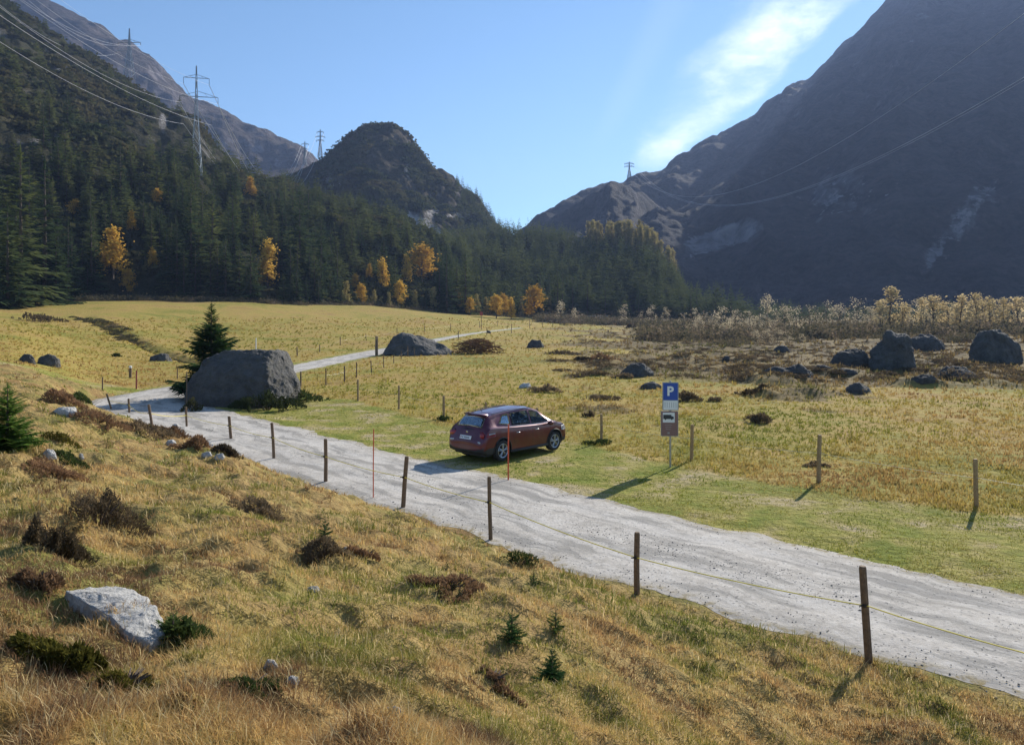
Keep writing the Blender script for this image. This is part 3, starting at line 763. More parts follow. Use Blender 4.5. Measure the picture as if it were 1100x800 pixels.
def slope_at(px, row, D0):
    """distance at which the wooded slope shows at this row"""
    D = np.linspace(D0, 420, 400); u = (px - CX) / F
    r_ = HY - (hzv(u * D, D) - HC) / D * F
    k = np.where(r_ <= row)[0]
    return float(D[k[0]]) if len(k) else D0
LPOS = {(q[0], q[1]): q[3] - 4 if q[0] > 500 else slope_at(q[0], q[1], float(H_LEFT.D((q[0] - CX) / F)[0]) - 3) for q in LL}
def in_front_of_larch(X, Y, h):
    px = CX + X / Y * F; hw = 0.17 * h / Y * F
    top = HY - (hz(X, Y) + h - HC) / Y * F
    for q in LL:
        D = LPOS[(q[0], q[1])]
        if Y < D + 2 and abs(px - q[0]) < hw * .75 + (q[1] - q[2]) * .17 * q[4] and top < q[1] - 5: return True
    return False
cand = [c for c in cand if not in_front_of_larch(c[1], c[2], c[3])]
cand = [c for c in cand if c[3] > 5]
vis = lambda c: -30 < c[4] < 1110
cand.sort(key=lambda c: -(c[0] + (0 if vis(c) else -5)))
NIND = 292
GL = 'spruces of the wooded left slope and valley mouth'
def spruce_label(px, Y, h, tg):
    return 'dark spruce in the dense evergreen forest behind the meadow'
for k, c in enumerate(cand[:NIND]):
    _, X, Y, h, px, tg = c
    i = k % 6; s = h / 22
    put_tree('spruce_tree', spruce_label(px, Y, h, tg), 'spruce tree', (X, Y, hz(X, Y) - 0.2), s * rg.uniform(0.9, 1.15), rg.uniform(0, 6.28), SPR[i][0], SPR[i][1], GL, s)
# the rest of the forest: one mass
LOW = [cm_spruce(1.0, [0.21, 0.18, 0.24][i], 12, 8, 2, 300 + i, 0.25, 0.05, 0.5) for i in range(3)]
def merge(insts, protos, name, mat, label, cat):
    VV = []; TT = []; off = 0
    for (X, Y, Z, sx, sz, rz, k) in insts:
        V, T = protos[k]; c, s = math.cos(rz), math.sin(rz)
        W = np.empty_like(V); W[:, 0] = (V[:, 0] * c - V[:, 1] * s) * sx + X; W[:, 1] = (V[:, 0] * s + V[:, 1] * c) * sx + Y; W[:, 2] = V[:, 2] * sz + Z
        VV.append(W); TT.append(T + off); off += len(V)
    return tag(mesh_np(name, np.concatenate(VV), np.concatenate(TT), mat), label, cat, kind='stuff')
ins = []
for c in cand[NIND:]:
    _, X, Y, h, px, tg = c
    ins.append((X, Y, hz(X, Y) - 0.3, h * rg.uniform(0.95, 1.3), h, rg.uniform(0, 6.28), rg.integers(3)))
# dense filler over the saddle and ridge lines
n = 2600
u = rg.uniform(-0.32, 0.30, n); t = rg.uniform(0.0, 1.04, n)
a, b = H_SADDLE.D(u); Y = a + (b - a) * t; X = u * Y; Zs = H_SADDLE.z(X, Y)
for i in range(n):
    px = CX + u[i] * F
    if px > 735: continue
    h = rg.uniform(6, 16) * (.6 if px > 620 and t[i] > .7 else 1)
    if in_front_of_larch(X[i], Y[i], h): continue
    ins.append((X[i], Y[i], Zs[i] - 0.3, h * 1.1, h, rg.uniform(0, 6.28), rg.integers(3)))
n = 2300
u = rg.uniform(-0.72, 0.02, n); t = rg.uniform(0.1, 1.03, n)
a, b = H_LEFT.D(u); Y = a + (b - a) * t; X = u * Y; Zs = H_LEFT.z(X, Y); cl = fbm(X * 0.02, Y * 0.02, 3, 12)
for i in range(n):
    px = CX + u[i] * F
    if (t[i] > belt(px) + cl[i] * .35 and rg.uniform() > .12) or rg.uniform() < .35: continue
    h = rg.uniform(4, 13) * (1 - 0.3 * t[i])
    if in_front_of_larch(X[i], Y[i], h): continue
    ins.append((X[i], Y[i], Zs[i] - 0.3, h * 1.35, h, rg.uniform(0, 6.28), rg.integers(3)))
# along the foot of the right hand mountain and the dome's right flank
for i in range(700):
    px = rg.uniform(690, 1180); D = rg.uniform(300, 420); u = (px - CX) / F
    h = rg.uniform(5, 12) * (1.0 if px < 850 else 0.8)
    zz = max(float(ztable(u * D, D)), float(H_SADDLE.z(u * D, D)) if px < 900 else -9)
    ins.append((u * D, D, zz - 0.3, h * 1.2, h, rg.uniform(0, 6.28), rg.integers(3)))
for i in range(500):
    px = rg.uniform(490, 590); u = (px - CX) / F; t = rg.uniform(0.4, 1.0); a, b = H_DOME.D(u); Y = a + (b - a) * t
    h = rg.uniform(6, 12)
    ins.append((u * Y, Y, float(H_DOME.z(u * Y, Y)) - 0.3, h * 1.2, h, rg.uniform(0, 6.28), rg.integers(3)))
merge(ins, LOW, 'distant_forest', M['spruce'], 'dense dark conifer forest covering the slopes and the valley mouth', 'forest')

# scrub on the dome, far ridge and right slope
def blob(seed):
    r_ = np.random.default_rng(seed); Pn = r_.normal(0, 0.33, (30, 3)); Pn[:, 2] = np.abs(Pn[:, 2]) * 0.8
    V, T = leaf_quads(Pn, 0.50, r_); return V, T
BL = [blob(1), blob(2)]
ins = []
n = 15000
u = rg.uniform(-0.36, 0.1, n); t = rg.uniform(0.25, 1.01, n); a, b = H_DOME.D(u); Y = a + (b - a) * t; X = u * Y; Zs = H_DOME.z(X, Y); cl = fbm(X * 0.02, Y * 0.02, 4, 19)
for i in range(n):
    if cl[i] < -0.22 or float(fl_dome(CX + u[i] * F, HY - (Zs[i] - HC) / Y[i] * F, 0, 0)) > .35: continue
    s = rg.uniform(2.5, 6.5); ins.append((X[i], Y[i], Zs[i] - 0.3, s, s * 0.7, rg.uniform(0, 6.28), rg.integers(2)))
n = 14000
u = rg.uniform(-0.72, -0.1, n); t = rg.uniform(0.05, 1.02, n); a, b = H_LEFT.D(u); Y = a + (b - a) * t; X = u * Y; Zs = H_LEFT.z(X, Y); cl = fbm(X * 0.025, Y * 0.025, 4, 29)
for i in range(n):
    if cl[i] < -0.12: continue
    s = rg.uniform(1.6, 4.6); ins.append((X[i], Y[i], Zs[i] - 0.3, s, s * 0.75, rg.uniform(0, 6.28), rg.integers(2)))
merge(ins, BL, 'hillside_scrub', M['hillscrub'], 'dark green dwarf scrub clinging to the domed hill and the left slope', 'scrub')

def leafy_tree(h, r, nclump, per, leaf, seed, mat, base=0.2, shape='oval'):
    rg_ = np.random.default_rng(seed); cs = []
    for _ in range(nclump):
        f = rg_.uniform(0, 1); zc = h * (base + (1 - base) * f)
        if shape == 'cone': rr = r * (1.02 - f) ** 0.8
        else: rr = r * math.sqrt(max(0.03, 1 - (2 * f - 0.85) ** 2 / 1.35))
        a = rg_.uniform(0, 6.28); q = math.sqrt(rg_.uniform(0.05, 1)) * rr * 0.85
        cs.append((math.cos(a) * q, math.sin(a) * q, zc))
    cs = np.array(cs)
    Pn = np.concatenate([c + rg_.normal(0, 1, (per, 3)) * np.array([r * .19, r * .19, h * .042]) for c in cs])
    V, T = leaf_quads(Pn, leaf, rg_)
    bm = bmesh.new(); tube(bm, [(0, 0, -0.3), (0.02 * h, 0, h * 0.4), (0, 0, h * 0.85)], [h * .018, h * .012, h * .003], 5)
    for c in cs[::3]:
        z_ = c[2] * 0.6; tube(bm, [(0.01 * h, 0, z_), (c[0] * .6, c[1] * .6, (z_ + c[2]) / 2), tuple(c)], [h * .006, h * .004, h * .0015], 4)
    return mesh_only('crown', V, T, mat), bm_mesh('trunk', bm, M['bark'])

LAR = [leafy_tree(10, 2.3, 46, 34, 0.42, 40 + i, M['larch'], 0.16, 'cone' if i != 1 else 'oval') for i in range(3)]
LARD = [leafy_tree(10, 1.9, 34, 30, 0.42, 50 + i, M['larch_dull'], 0.16, 'cone') for i in range(2)]
BIR = [leafy_tree(5, 1.15, 40, 26, 0.17, 60 + i, M['birch'], 0.12, ['cone', 'oval', 'oval'][i]) for i in range(3)]
PAL = [leafy_tree(4, 1.3, 22, 26, 0.13, 70 + i, M['pale_twig'], 0.1, 'oval') for i in range(3)]

for px, pf, pt, D, fat, v, lab in LL:
    u = (px - CX) / F
    D2 = LPOS[(px, pf)]
    z0 = hz(u * D2, D2); k = D2 / F; h = (pf - pt) * k
    put_tree('larch_tree', lab, 'larch' if 'larch' in lab else 'tree', (u * D2, D2, z0 - 0.3), h / 10 * fat * 1.25, v * 2.0 + px, LAR[v][0], LAR[v][1], 'orange autumn larches in the dark forest', h / 10 * 1.06)
for i in range(14):
    px = [372, 388, 402, 418, 429, 446, 466, 490, 512, 522, 541, 560, 590, 604][i]; u = (px - CX) / F; D = float(H_LEFT.D(u)[0]) + rg.uniform(0, 5)
    h = rg.uniform(4, 8.5); m_ = (LARD[0], LAR[1], LARD[1])[i % 3]
    put_tree('larch_tree', 'small yellowish young larch along the foot of the middle forest edge', 'larch', (u * D, D, hz(u * D, D) - .2), h / 10 * 1.3, rg.uniform(0, 6.28), m_[0], m_[1], 'young larches along the forest foot', h / 10)
# dull larches on the hump at the valley mouth
for i in range(60):
    px = rg.uniform(630, 724); u = (px - CX) / F; a, b = H_SADDLE.D(u); t = rg.uniform(0.80, 1.0); Y = a + (b - a) * t
    h = rg.uniform(11, 17); m_ = LARD[i % 2]
    put_tree('larch_tree', 'dull orange larch on the wooded hump at the valley mouth', 'larch', (u * Y, Y, hz(u * Y, Y) - .2), h / 10 * 1.1, rg.uniform(0, 6.28), m_[0], m_[1], 'dull larches on the wooded hump', h / 10)

# birches and pale shrubs along the far side of the heath
def place_base(px, D):
    u = (px - CX) / F; return u * D, D, float(zg(u * D, D))
for i, (px, top, fat) in enumerate(((957, 311, 1.5), (946, 318, 1.0), (970, 318, 1.0), (990, 316, 1.0), (1003, 312, 1.2), (1018, 316, 1.3), (1033, 312, 1.2), (1048, 309, 1.2), (1063, 311, 1.3), (1078, 316, 1.2), (1092, 314, 1.2), (1110, 316, 1.2), (1028, 322, 1.4), (1055, 320, 1.4))):
    D = rg.uniform(146, 158); x, y, z_ = place_base(px, D); h = (HC + (HY - top) / F * D - z_) * (.86 if px != 957 else 1)
    lab = {957: 'broad golden birch, tallest of the left clump beyond the heath', 946: 'narrow golden birch on the left flank of the broad golden birch',
           970: 'narrow golden birch on the right flank of the broad golden birch'}.get(px, 'golden birch in the dense row of birches beyond the boulders')
    k = i % 3
    put_tree('birch_tree', lab, 'birch', (x, y, z_ - .1), h / 5 * fat * 1.15 * rg.uniform(.8, 1.25), px, BIR[k][0], BIR[k][1], 'golden birches beyond the heath', h / 5)
for px, top, fat in ((824, 317, .8), (842, 328, 1.2), (870, 329, 1.6), (888, 324, 1), (902, 327, 1.4), (921, 321, 1.5), (935, 330, 1.3), (936, 352, .5), (985, 322, 1), (670, 327, .9), (700, 328, .9), (715, 330, .8), (617, 331, .7), (602, 323, .8), (775, 330, 1.2), (790, 333, 1.1), (805, 334, 1.1), (760, 336, 1), (735, 337, 1.2), (855, 330, 1.2), (690, 334, 1.0), (748, 331, .7)):
    D = 160 if px > 720 else 262
    x, y, z_ = place_base(px, D); h = max(2.0, HC + (HY - top) / F * D - z_)
    lab = 'pale leafless shrub standing up from the thicket beyond the heath' if px > 720 else 'pale straw-coloured young tree at the foot of the valley-mouth forest'
    m_ = PAL[int(px) % 3]
    put_tree('pale_shrub', lab, 'shrub', (x, y, z_ - .1), h / 4 * fat, px, m_[0], m_[1], 'pale shrubs beyond the heath' if px > 720 else 'pale young trees by the valley mouth', h / 4)
for i in range(46):
    px = rg.uniform(715, 1100); D = rg.uniform(146, 178); x, y, z_ = place_base(px, D); h = rg.uniform(2.6, 4.6); m_ = PAL[i % 3]
    put_tree('pale_shrub', 'wispy cream-coloured bush in the thicket beyond the heath', 'shrub', (x, y, z_ - .1), h / 4 * 1.2, px, m_[0], m_[1], 'cream-coloured bushes in the thicket', h / 4)
# silvery willow bushes in front of the thicket
for px, w_ in ((812, 1.3), (824, 1.5), (835, 1.4), (846, 1.3), (862, .9)):
    x, y, z_ = place_base(px, 120); m_ = PAL[px % 3]
    put_tree('pale_shrub', 'low silvery bush in front of the green thicket', 'shrub', (x, y, z_ - .1), w_ * 0.62, px, m_[0], m_[1], 'low silvery bushes at the heath edge', .42 * w_)
# thicket (ground cover that reads as one mass)
TH = []
for sd in range(3):
    r_ = np.random.default_rng(200 + sd); Pn = r_.normal(0, 0.42, (170, 3)); Pn[:, 2] = np.abs(Pn[:, 2]) * 0.9
    TH.append(leaf_quads(Pn, 0.16, r_))
ins = []
for i in range(900):
    px = rg.uniform(690, 1150); D = rg.uniform(118 + 12 * math.sin(px * .03), 190); u = (px - CX) / F
    s = rg.uniform(1.8, 3.6) * (0.45 if D < 132 else 1); ins.append((u * D, D, float(ztable(u * D, D)) - .1, s * 0.9, s * rg.uniform(0.7, 1.2), rg.uniform(0, 6.28), rg.integers(3)))
for i in range(260):
    px = rg.uniform(580, 760); D = rg.uniform(255, 300); u = (px - CX) / F
    s = rg.uniform(1.5, 3.2); ins.append((u * D, D, float(ztable(u * D, D)) - .2, s * 1.3, s, rg.uniform(0, 6.28), rg.integers(3)))
merge(ins, TH, 'green_thicket', M['thicket'], 'low green and brown thicket between heath and mountain foot', 'thicket')
ins = []
for i in range(420):
    px = rg.uniform(-30, 620); u = (px - CX) / F; D = float(H_LEFT.D(u)[0]) - rg.uniform(-6, 3)
    s = rg.uniform(0.8, 2.2); ins.append((u * D, D, float(ztable(u * D, D)) - .2, s * 1.3, s * .8, rg.uniform(0, 6.28), rg.integers(3)))
merge(ins, TH, 'forest_edge_scrub', M['thicket'], 'dark scrub in the shade along the foot of the left forest', 'scrub')

# heather ground cover on the heath
HE = []
for sd in range(3):
    r_ = np.random.default_rng(230 + sd); n_ = 260; a_ = r_.uniform(0, 6.28, n_); q = np.sqrt(r_.uniform(0, 1, n_)) * 0.9
    Pn = np.stack([np.cos(a_) * q, np.sin(a_) * q, (1 - q * q) * 0.45 * r_.uniform(0.2, 1, n_)], -1); HE.append(leaf_quads(Pn, 0.15, r_))
ins = []
tr = 0
while len(ins) < 1700 and tr < 40000:
    tr += 1
    px = rg.uniform(560, 1140); row = rg.uniform(354, 412); D = HC * F / (row - HY) ; u = (px - CX) / F
    x = u * D
    if float(heath_mask(np.array(x), np.array(D))) < 0.5 or float(fbm(x * .33, D * .33, 4, 22)) < -0.02: continue
    s = rg.uniform(0.3, 1.0); ins.append((x, D, float(zg(x, D)) - .03, s, s * .55, rg.uniform(0, 6.28), rg.integers(3)))
merge(ins, HE, 'heather_cover', M['heather'], 'dark brown heather covering the bumpy ground right of the meadow', 'heather')
ins = []
for i in range(len(DITCH) * 34):
    k = i / (len(DITCH) * 34) * (len(DITCH) - 1); j = int(k); f = k - j
    p = DITCH[j] * (1 - f) + DITCH[min(j + 1, len(DITCH) - 1)] * f
    x = p[0] + rg.normal(0, .9); y = p[1] + rg.normal(0, .9); s = rg.uniform(.3, .8) * (1.5 if k < 1.8 else .7)
    ins.append((x, y, float(zg(x, y)), s, s * .8, 0, rg.integers(3)))
merge(ins, HE, 'ditch_growth', M['thicket'], 'dark low growth lining the old ditch across the left meadow', 'undergrowth')

# individual low shrubs -------------------------------------------------
def shrub(px, py, wpx, hpx, mat, name, label, cat='shrub', seed=0, n=900, leaf=None, kind='dome', group=None, parts=True):
    p = P(px, py); k = p.y / F; w = wpx * k; h = hpx * k
    r_ = np.random.default_rng(seed + int(px * 7))
    a_ = r_.uniform(0, 6.28, n); q = np.sqrt(r_.uniform(0, 1, n))
    lump = 1 + 0.35 * np.sin(a_ * 3 + seed) * q
    top = np.sqrt(np.clip(1 - q ** 2, 0, 1)) * (0.75 + 0.5 * (fbm(np.cos(a_) * q * 2.2, np.sin(a_) * q * 2.2, 3, seed) + .3))
    zf = r_.uniform(0.15, 1, n) ** 0.55 * top
    gapn = fbm(np.cos(a_) * q * 2.6 + seed, np.sin(a_) * q * 2.6 + px, 4, 3 + seed)
    kp = gapn > -0.10 + 0.22 * (q - .5); a_, q, lump, zf = a_[kp], q[kp], lump[kp], (zf * (0.65 + .7 * np.clip(gapn + .25, 0, .6)))[kp]
    Pn = np.stack([np.cos(a_) * q * w / 2 * lump, np.sin(a_) * q * w / 2 * lump * 0.9, zf * h], -1)
    gx = p.x + Pn[:, 0]; gy = p.y + w * 0.3 + Pn[:, 1]
    gz = zg(gx, gy); z0 = float(zg(p.x, p.y + w * .3)); Pn[:, 2] += gz - z0
    lf = leaf or max(0.03, 2.2 * k)
    nv = len(Pn); dr = np.stack([Pn[:, 0] / w * 1.3, Pn[:, 1] / w * 1.3, np.full(nv, .75)], -1) + r_.normal(0, .38, (nv, 3))
    dr /= np.linalg.norm(dr, axis=1)[:, None]; sd_ = np.cross(dr, r_.normal(0, 1, (nv, 3))); sd_ /= np.linalg.norm(sd_, axis=1)[:, None]
    ll = lf * r_.uniform(.8, 2.6, (nv, 1)); ww = lf * r_.uniform(.16, .34, (nv, 1))
    V = np.stack([Pn - dr * ll * .5, Pn + sd_ * ww, Pn + dr * ll * .5, Pn - sd_ * ww], 1).reshape(-1, 3)
    T = (np.arange(nv) * 4)[:, None] + np.array([[0, 1, 2, 3]])
    t = thing(name, label, cat, (p.x, p.y + w * .3, z0), 0, group)
    mesh_np('foliage', V, T, mat, parent=t)
    bm = bmesh.new()
    for j in range(14):
        a = r_.uniform(0, 6.28); q2 = r_.uniform(.2, .8)
        e = (math.cos(a) * q2 * w / 2, math.sin(a) * q2 * w / 2, h * .75 * math.sqrt(1 - q2 * q2))
        tube(bm, [(e[0] * .1, e[1] * .1, -.05), (e[0] * .6, e[1] * .6, e[2] * .6), e], [0.012 + .002 * w, .008, .003], 4)
    obj_bm('stems', bm, M['bark'], t)
    return t
SH = [
 (45, 590, 70, 70, 'heather', 'large dark heather bush at the left edge of the near slope', 3200),
 (92, 562, 90, 62, 'heather', 'tallest dark heather bush on the near slope, top left of the pale slab', 3600),
 (30, 640, 60, 36, 'heather_red', 'reddish bilberry bush left of the pale slab', 1600),
 (60, 722, 90, 56, 'moss', 'mossy green hummock in front of the pale slab', 3200),
 (125, 742, 70, 52, 'moss', 'yellow green mossy hummock under the pale slab', 2600),
 (192, 692, 50, 40, 'juniper', 'small green juniper touching the right end of the pale slab', 1400),
 (70, 496, 36, 18, 'juniper', 'green juniper patch between two small white stones', 1200),
 (48, 512, 60, 24, 'heather_red', 'brown heather mound above the large heather bushes', 1500),
 (270, 553, 66, 24, 'heather', 'wide low dark heather mat in the middle of the near slope', 2000),
 (345, 605, 56, 30, 'heather', 'dark heather mound under the small spruce on the near slope', 1800),
 (388, 602, 44, 22, 'heather_red', 'brownish grassy mound right of the small spruce', 1200),
 (150, 462, 60, 20, 'heather', 'dark bush between the tilted fence posts by the bend', 1400),
 (95, 452, 60, 22, 'heather_red', 'brown bush on the crest of the left slope', 1400),
 (85, 430, 50, 18, 'juniper', 'green bush on the crest of the left slope', 1200),
 (60, 433, 40, 22, 'heather_red', 'reddish bush behind the left slope crest beside the pine', 1000),
 (205, 482, 46, 18, 'heather_red', 'brown bush below the fence post nearest the big boulder', 1300),
 (245, 490, 32, 18, 'heather', 'dark brown mound beside white stones at the roadside', 1300),
 (185, 468, 30, 12, 'heather_red', 'small brown tuft at the roadside left of the stones', 700),
 (480, 640, 80, 26, 'heather_red', 'reddish brown heather mound in the centre of the near slope', 1800),
 (560, 610, 40, 14, 'juniper', 'tiny green plant on the middle slope near the road', 500),
 (800, 640, 1, 1, None, '', 0),
 (530, 742, 56, 16, 'heather_red', 'low brown tussock left of the front spruce seedling', 1200),
 (60, 475, 46, 12, 'moss', 'mossy low mound below the grey stone on the crest', 900),
 (260, 742, 80, 26, 'juniper', 'low dark green mat beside the small white stones', 1500),
 (30, 345, 50, 10, 'heather', 'dark scrub at the far left meadow edge', 600),
 (818, 455, 28, 13, 'heather', 'round dark bush in the meadow right of the parking sign', 800),
 (812, 424, 34, 9, 'heather', 'dark bush with a seedling at the heath edge', 600),
 (737, 432, 36, 11, 'heather', 'dark bush behind the parking sign', 700),
 (647, 430, 38, 6, 'heather', 'flat dark heather patch above the car front', 500),
 (587, 422, 36, 8, 'heather', 'flat dark heather patch beside a pale stone', 500),
 (672, 407, 24, 6, 'heather', 'dark growth left of the grey boulder on the meadow', 400),
 (634, 448, 14, 7, 'heather', 'small dark clump in the meadow just beyond the car', 300),
 (605, 381, 34, 5, 'heather', 'thin heather strip on the far meadow', 300),
 (626, 387, 22, 5, 'heather', 'small dark strip on the far meadow', 300),
 (650, 388, 32, 7, 'heather_red', 'brown heather patch on the far meadow', 300),
 (678, 352, 10, 6, 'heather', 'small dark bush alone at the far meadow rise', 200),
 (124, 383, 8, 4, 'juniper', 'tiny green bush alone in the left meadow', 200),
 (280, 443, 70, 32, 'hillscrub', 'dark weeds along the foot of the big boulder', 2600),
 (322, 432, 44, 12, 'juniper', 'green weeds at the right foot of the big boulder', 700),
 (204, 443, 22, 24, 'hillscrub', 'dark weeds at the left foot of the big boulder', 600),
 (1030, 410, 60, 12, 'heather', 'dark heather among slabs below the big right boulders', 700),
 (770, 432, 20, 6, 'heather', 'small brown bush right of the parking sign at mid meadow', 250),
 (880, 502, 24, 6, 'heather', 'dark tuft around a fence post right of the sign', 400),
 (645, 478, 30, 5, 'juniper', 'dark green tuft at the foot of the fence post beside the car', 500),
 (478, 452, 16, 5, 'juniper', 'dark green tuft at a fence post left of the car', 300),
]
for i, (px, py, w_, h_, mt, lab, n_) in enumerate(SH):
    if not mt: continue
    shrub(px, py, w_, h_ * (.36 if py > 730 else .62 if h_ > 14 else .9), M[mt], 'low_shrub', lab, 'shrub', i, int(n_ * 1.9))

# small spruces ------------------------------------------------------------
def small_spruce(px, py, top, wpx, label, mat, seed, nl=11, nb=9, K=9, name='spruce_seedling', cat='young spruce', **kw):
    p = P(px, py); k = p.y / F; h = (py - top) * k; r = wpx / 2 * k
    V, T = cm_spruce(h, r, nl, nb, K, seed, 0.05, 0.05, 0.36, 0.2, **kw)
    t = thing(name, label, cat, (p.x, p.y, p.z - 0.02))
    mesh_np('crown', V, T, mat, parent=t)
    obj_bm('trunk', trunk_bm(h, h * 0.018 + .004), M['bark'], t)
    return t
small_spruce(593, 735, 690, 42, 'bushy dark spruce seedling at the bottom of the near slope', M['spruce_near'], 1, 12, 12, 12)
small_spruce(550, 688, 648, 34, 'slim spruce seedling above the bottom one, casting a dark shadow', M['spruce_near'], 2)
small_spruce(597, 676, 648, 30, 'sparse yellowish seedling right of the slim one', M['juniper'], 3, 7, 7, 8)
small_spruce(349, 580, 556, 26, 'small green spruce growing out of the dark heather mound', M['spruce_near'], 4)
small_spruce(573, 626, 610, 16, 'tiny seedling near the road edge on the middle slope', M['spruce_near'], 5, 7, 7, 6)
small_spruce(480, 612, 600, 12, 'tiniest seedling on the slope below the road', M['spruce_near'], 15, 7, 7, 6)
small_spruce(186, 690, 650, 52, 'low spruce sprig against the pale slab', M['juniper'], 16, 8, 9, 9)
small_spruce(812, 420, 407, 10, 'little seedling sticking out of the heath edge bush', M['spruce_near'], 17, 7, 6, 4)
# the bright conifer leaning in at the left edge
t = small_spruce(8, 482, 408, 70, 'bright green conifer cut off by the left edge of the view', M['pine_bright'], 6, 22, 16, 14, 'young_conifer', 'conifer')
# spruce behind the great boulder
p = Vector(((227 - CX) / F * 43.5, 43.5, 0)); p.z = float(zg(p.x, p.y))
hh = HC + (HY - 324) / F * 43.5 - p.z
V, T = cm_spruce(hh, 1.6, 26, 18, 13, 77, 0.0, 0.10, 0.62, 0.5)
t = thing('spruce_tree', 'ragged young spruce standing alone behind the great boulder', 'spruce tree', p)
mesh_np('crown', V, T, M['spruce_near'], parent=t); obj_bm('trunk', trunk_bm(hh, .11), M['bark'], t)

# ------------------------------------------------------------------ rocks
def hull_rock(name, pts, loc, rz, mat, label, cat, seed, disp=0.06, sub=4, freq=1.0, group=None, scale=1.0):
    bm = bmesh.new()
    for q in pts: bm.verts.new(q)
    r_ = bmesh.ops.convex_hull(bm, input=bm.verts[:])
    bmesh.ops.delete(bm, geom=[v for v in bm.verts if not v.link_faces], context='VERTS')
    bmesh.ops.triangulate(bm, faces=bm.faces[:])
    for _ in range(sub):
        bmesh.ops.subdivide_edges(bm, edges=bm.edges[:], cuts=1, use_grid_fill=True)
    for _ in range(2): bmesh.ops.smooth_vert(bm, verts=bm.verts[:], factor=0.2, use_axis_x=True, use_axis_y=True, use_axis_z=True)
    bm.normal_update()
    from mathutils import noise as mn
    size = max(max(abs(c) for c in q) for q in pts)
    for v in bm.verts:
        s = v.co / size * 2.2 * freq + Vector((seed * 3.7, seed, 0))
        d = mn.hetero_terrain(s, 0.8, 2.1, 5, 0.7) - 0.7
        d2 = abs(mn.noise(s * 1.7)) * 0.8
        d3 = mn.noise(s * 6.0) * .22 + mn.noise(s * 14.0) * .10
        v.co += v.normal * (d * disp * 0.45 - d2 * disp + d3 * disp) * size
    o = obj_bm(name, bm, mat, None, True)
    o.data.polygons.foreach_set('use_smooth', [True] * len(o.data.polygons))
    o.location = loc; o.rotation_euler = (0, 0, rz)
    return tag(o, label, cat, group)

def D_near(p): return p.y < 42
def rock(px, py, wpx, hpx, mat, label, seed, flat=0.75, disp=0.10, sub=3, cat='boulder', group=None, name='boulder', prof=None):
    p = P(px, py); k = p.y / F; w = wpx * k; h = hpx * k * (1.06 if D_near(p) else .92); dpt = w * 0.75
    r_ = random.Random(seed); pts = []
    for i in range(9):
        a = 6.283 * i / 9 + r_.uniform(-.25, .25)
        pts.append((math.cos(a) * w / 2, math.sin(a) * dpt / 2, -0.25 * h - .03))
        pts.append((math.cos(a) * w / 2 * r_.uniform(.80, 1.0), math.sin(a) * dpt / 2 * r_.uniform(.8, 1), h * r_.uniform(.15, .55)))
        pts.append((math.cos(a) * w / 2 * r_.uniform(.3, flat), math.sin(a) * dpt / 2 * r_.uniform(.3, flat), h * r_.uniform(.72, 1.02)))
    pts.append((r_.uniform(-.15, .15) * w, 0, h))
    if prof: pts = [(a * w / 2, b * dpt / 2, c * h) for a, b, c in prof]
    yo = dpt * .42
    z0 = float(zg(p.x, p.y + yo)); z0 = min(z0, p.z + .1 * h)
    return hull_rock(name, pts, (p.x, p.y + yo, z0), 0, mat, label, cat, seed, disp, sub, 1.0, group)

# great boulder by the bend
p = P(256, 437); k = 40.2 / F
bx = (256 - CX) * k
def bp(px, py, dy): return ((px - CX) * k - bx, dy, HC - (py - HY) * k)
gb = [bp(196, 436, 0.4), bp(206, 438, -.6), bp(250, 438, -1.2), bp(300, 434, -.8), bp(311, 424, .6), bp(198, 418, .2), bp(204, 402, .3), bp(216, 386, .7), bp(232, 378.5, 1.0), bp(262, 377, .9), bp(288, 377, .9),
      bp(296, 384, 1.2), bp(303, 398, 1.2), bp(311, 412, 1.4), bp(292, 410, -.7), bp(285, 385, .2), bp(240, 400, -.5), bp(225, 425, -.9), bp(230, 383, 3.6), bp(285, 382, 3.8), bp(303, 412, 3.2), bp(305, 438, 3.2), bp(202, 410, 3.4), bp(198, 438, 3.4)]
hull_rock('great_boulder', gb, (bx, 40.2, 0), 0, M['rock'], 'huge dark boulder with a pale right edge at the road bend', 'boulder', 3, 0.04, 5, 1.8)
rock(445, 382, 78, 25, M['rock'], 'long humped boulder beside the far road, left of the brush pile', 12, prof=[(-1, -.3, 0), (-1, .5, -.1), (1, .3, 0), (1, -.5, -.1), (-.9, 0, .2), (-.72, -.2, .72), (-.5, -.2, .98), (-.25, 0, 1.0), (0, .1, .93), (.35, 0, .72), (.7, -.1, .5), (.98, -.1, .1), (-.3, -.9, 0), (-.4, -.75, .55), (.5, -.9, -.05), (.2, -.7, .45), (-.4, .8, .8), (.4, .8, .6), (0, 1, 0), (-.8, -.7, 0), (.9, .8, 0)], disp=.07, sub=4)
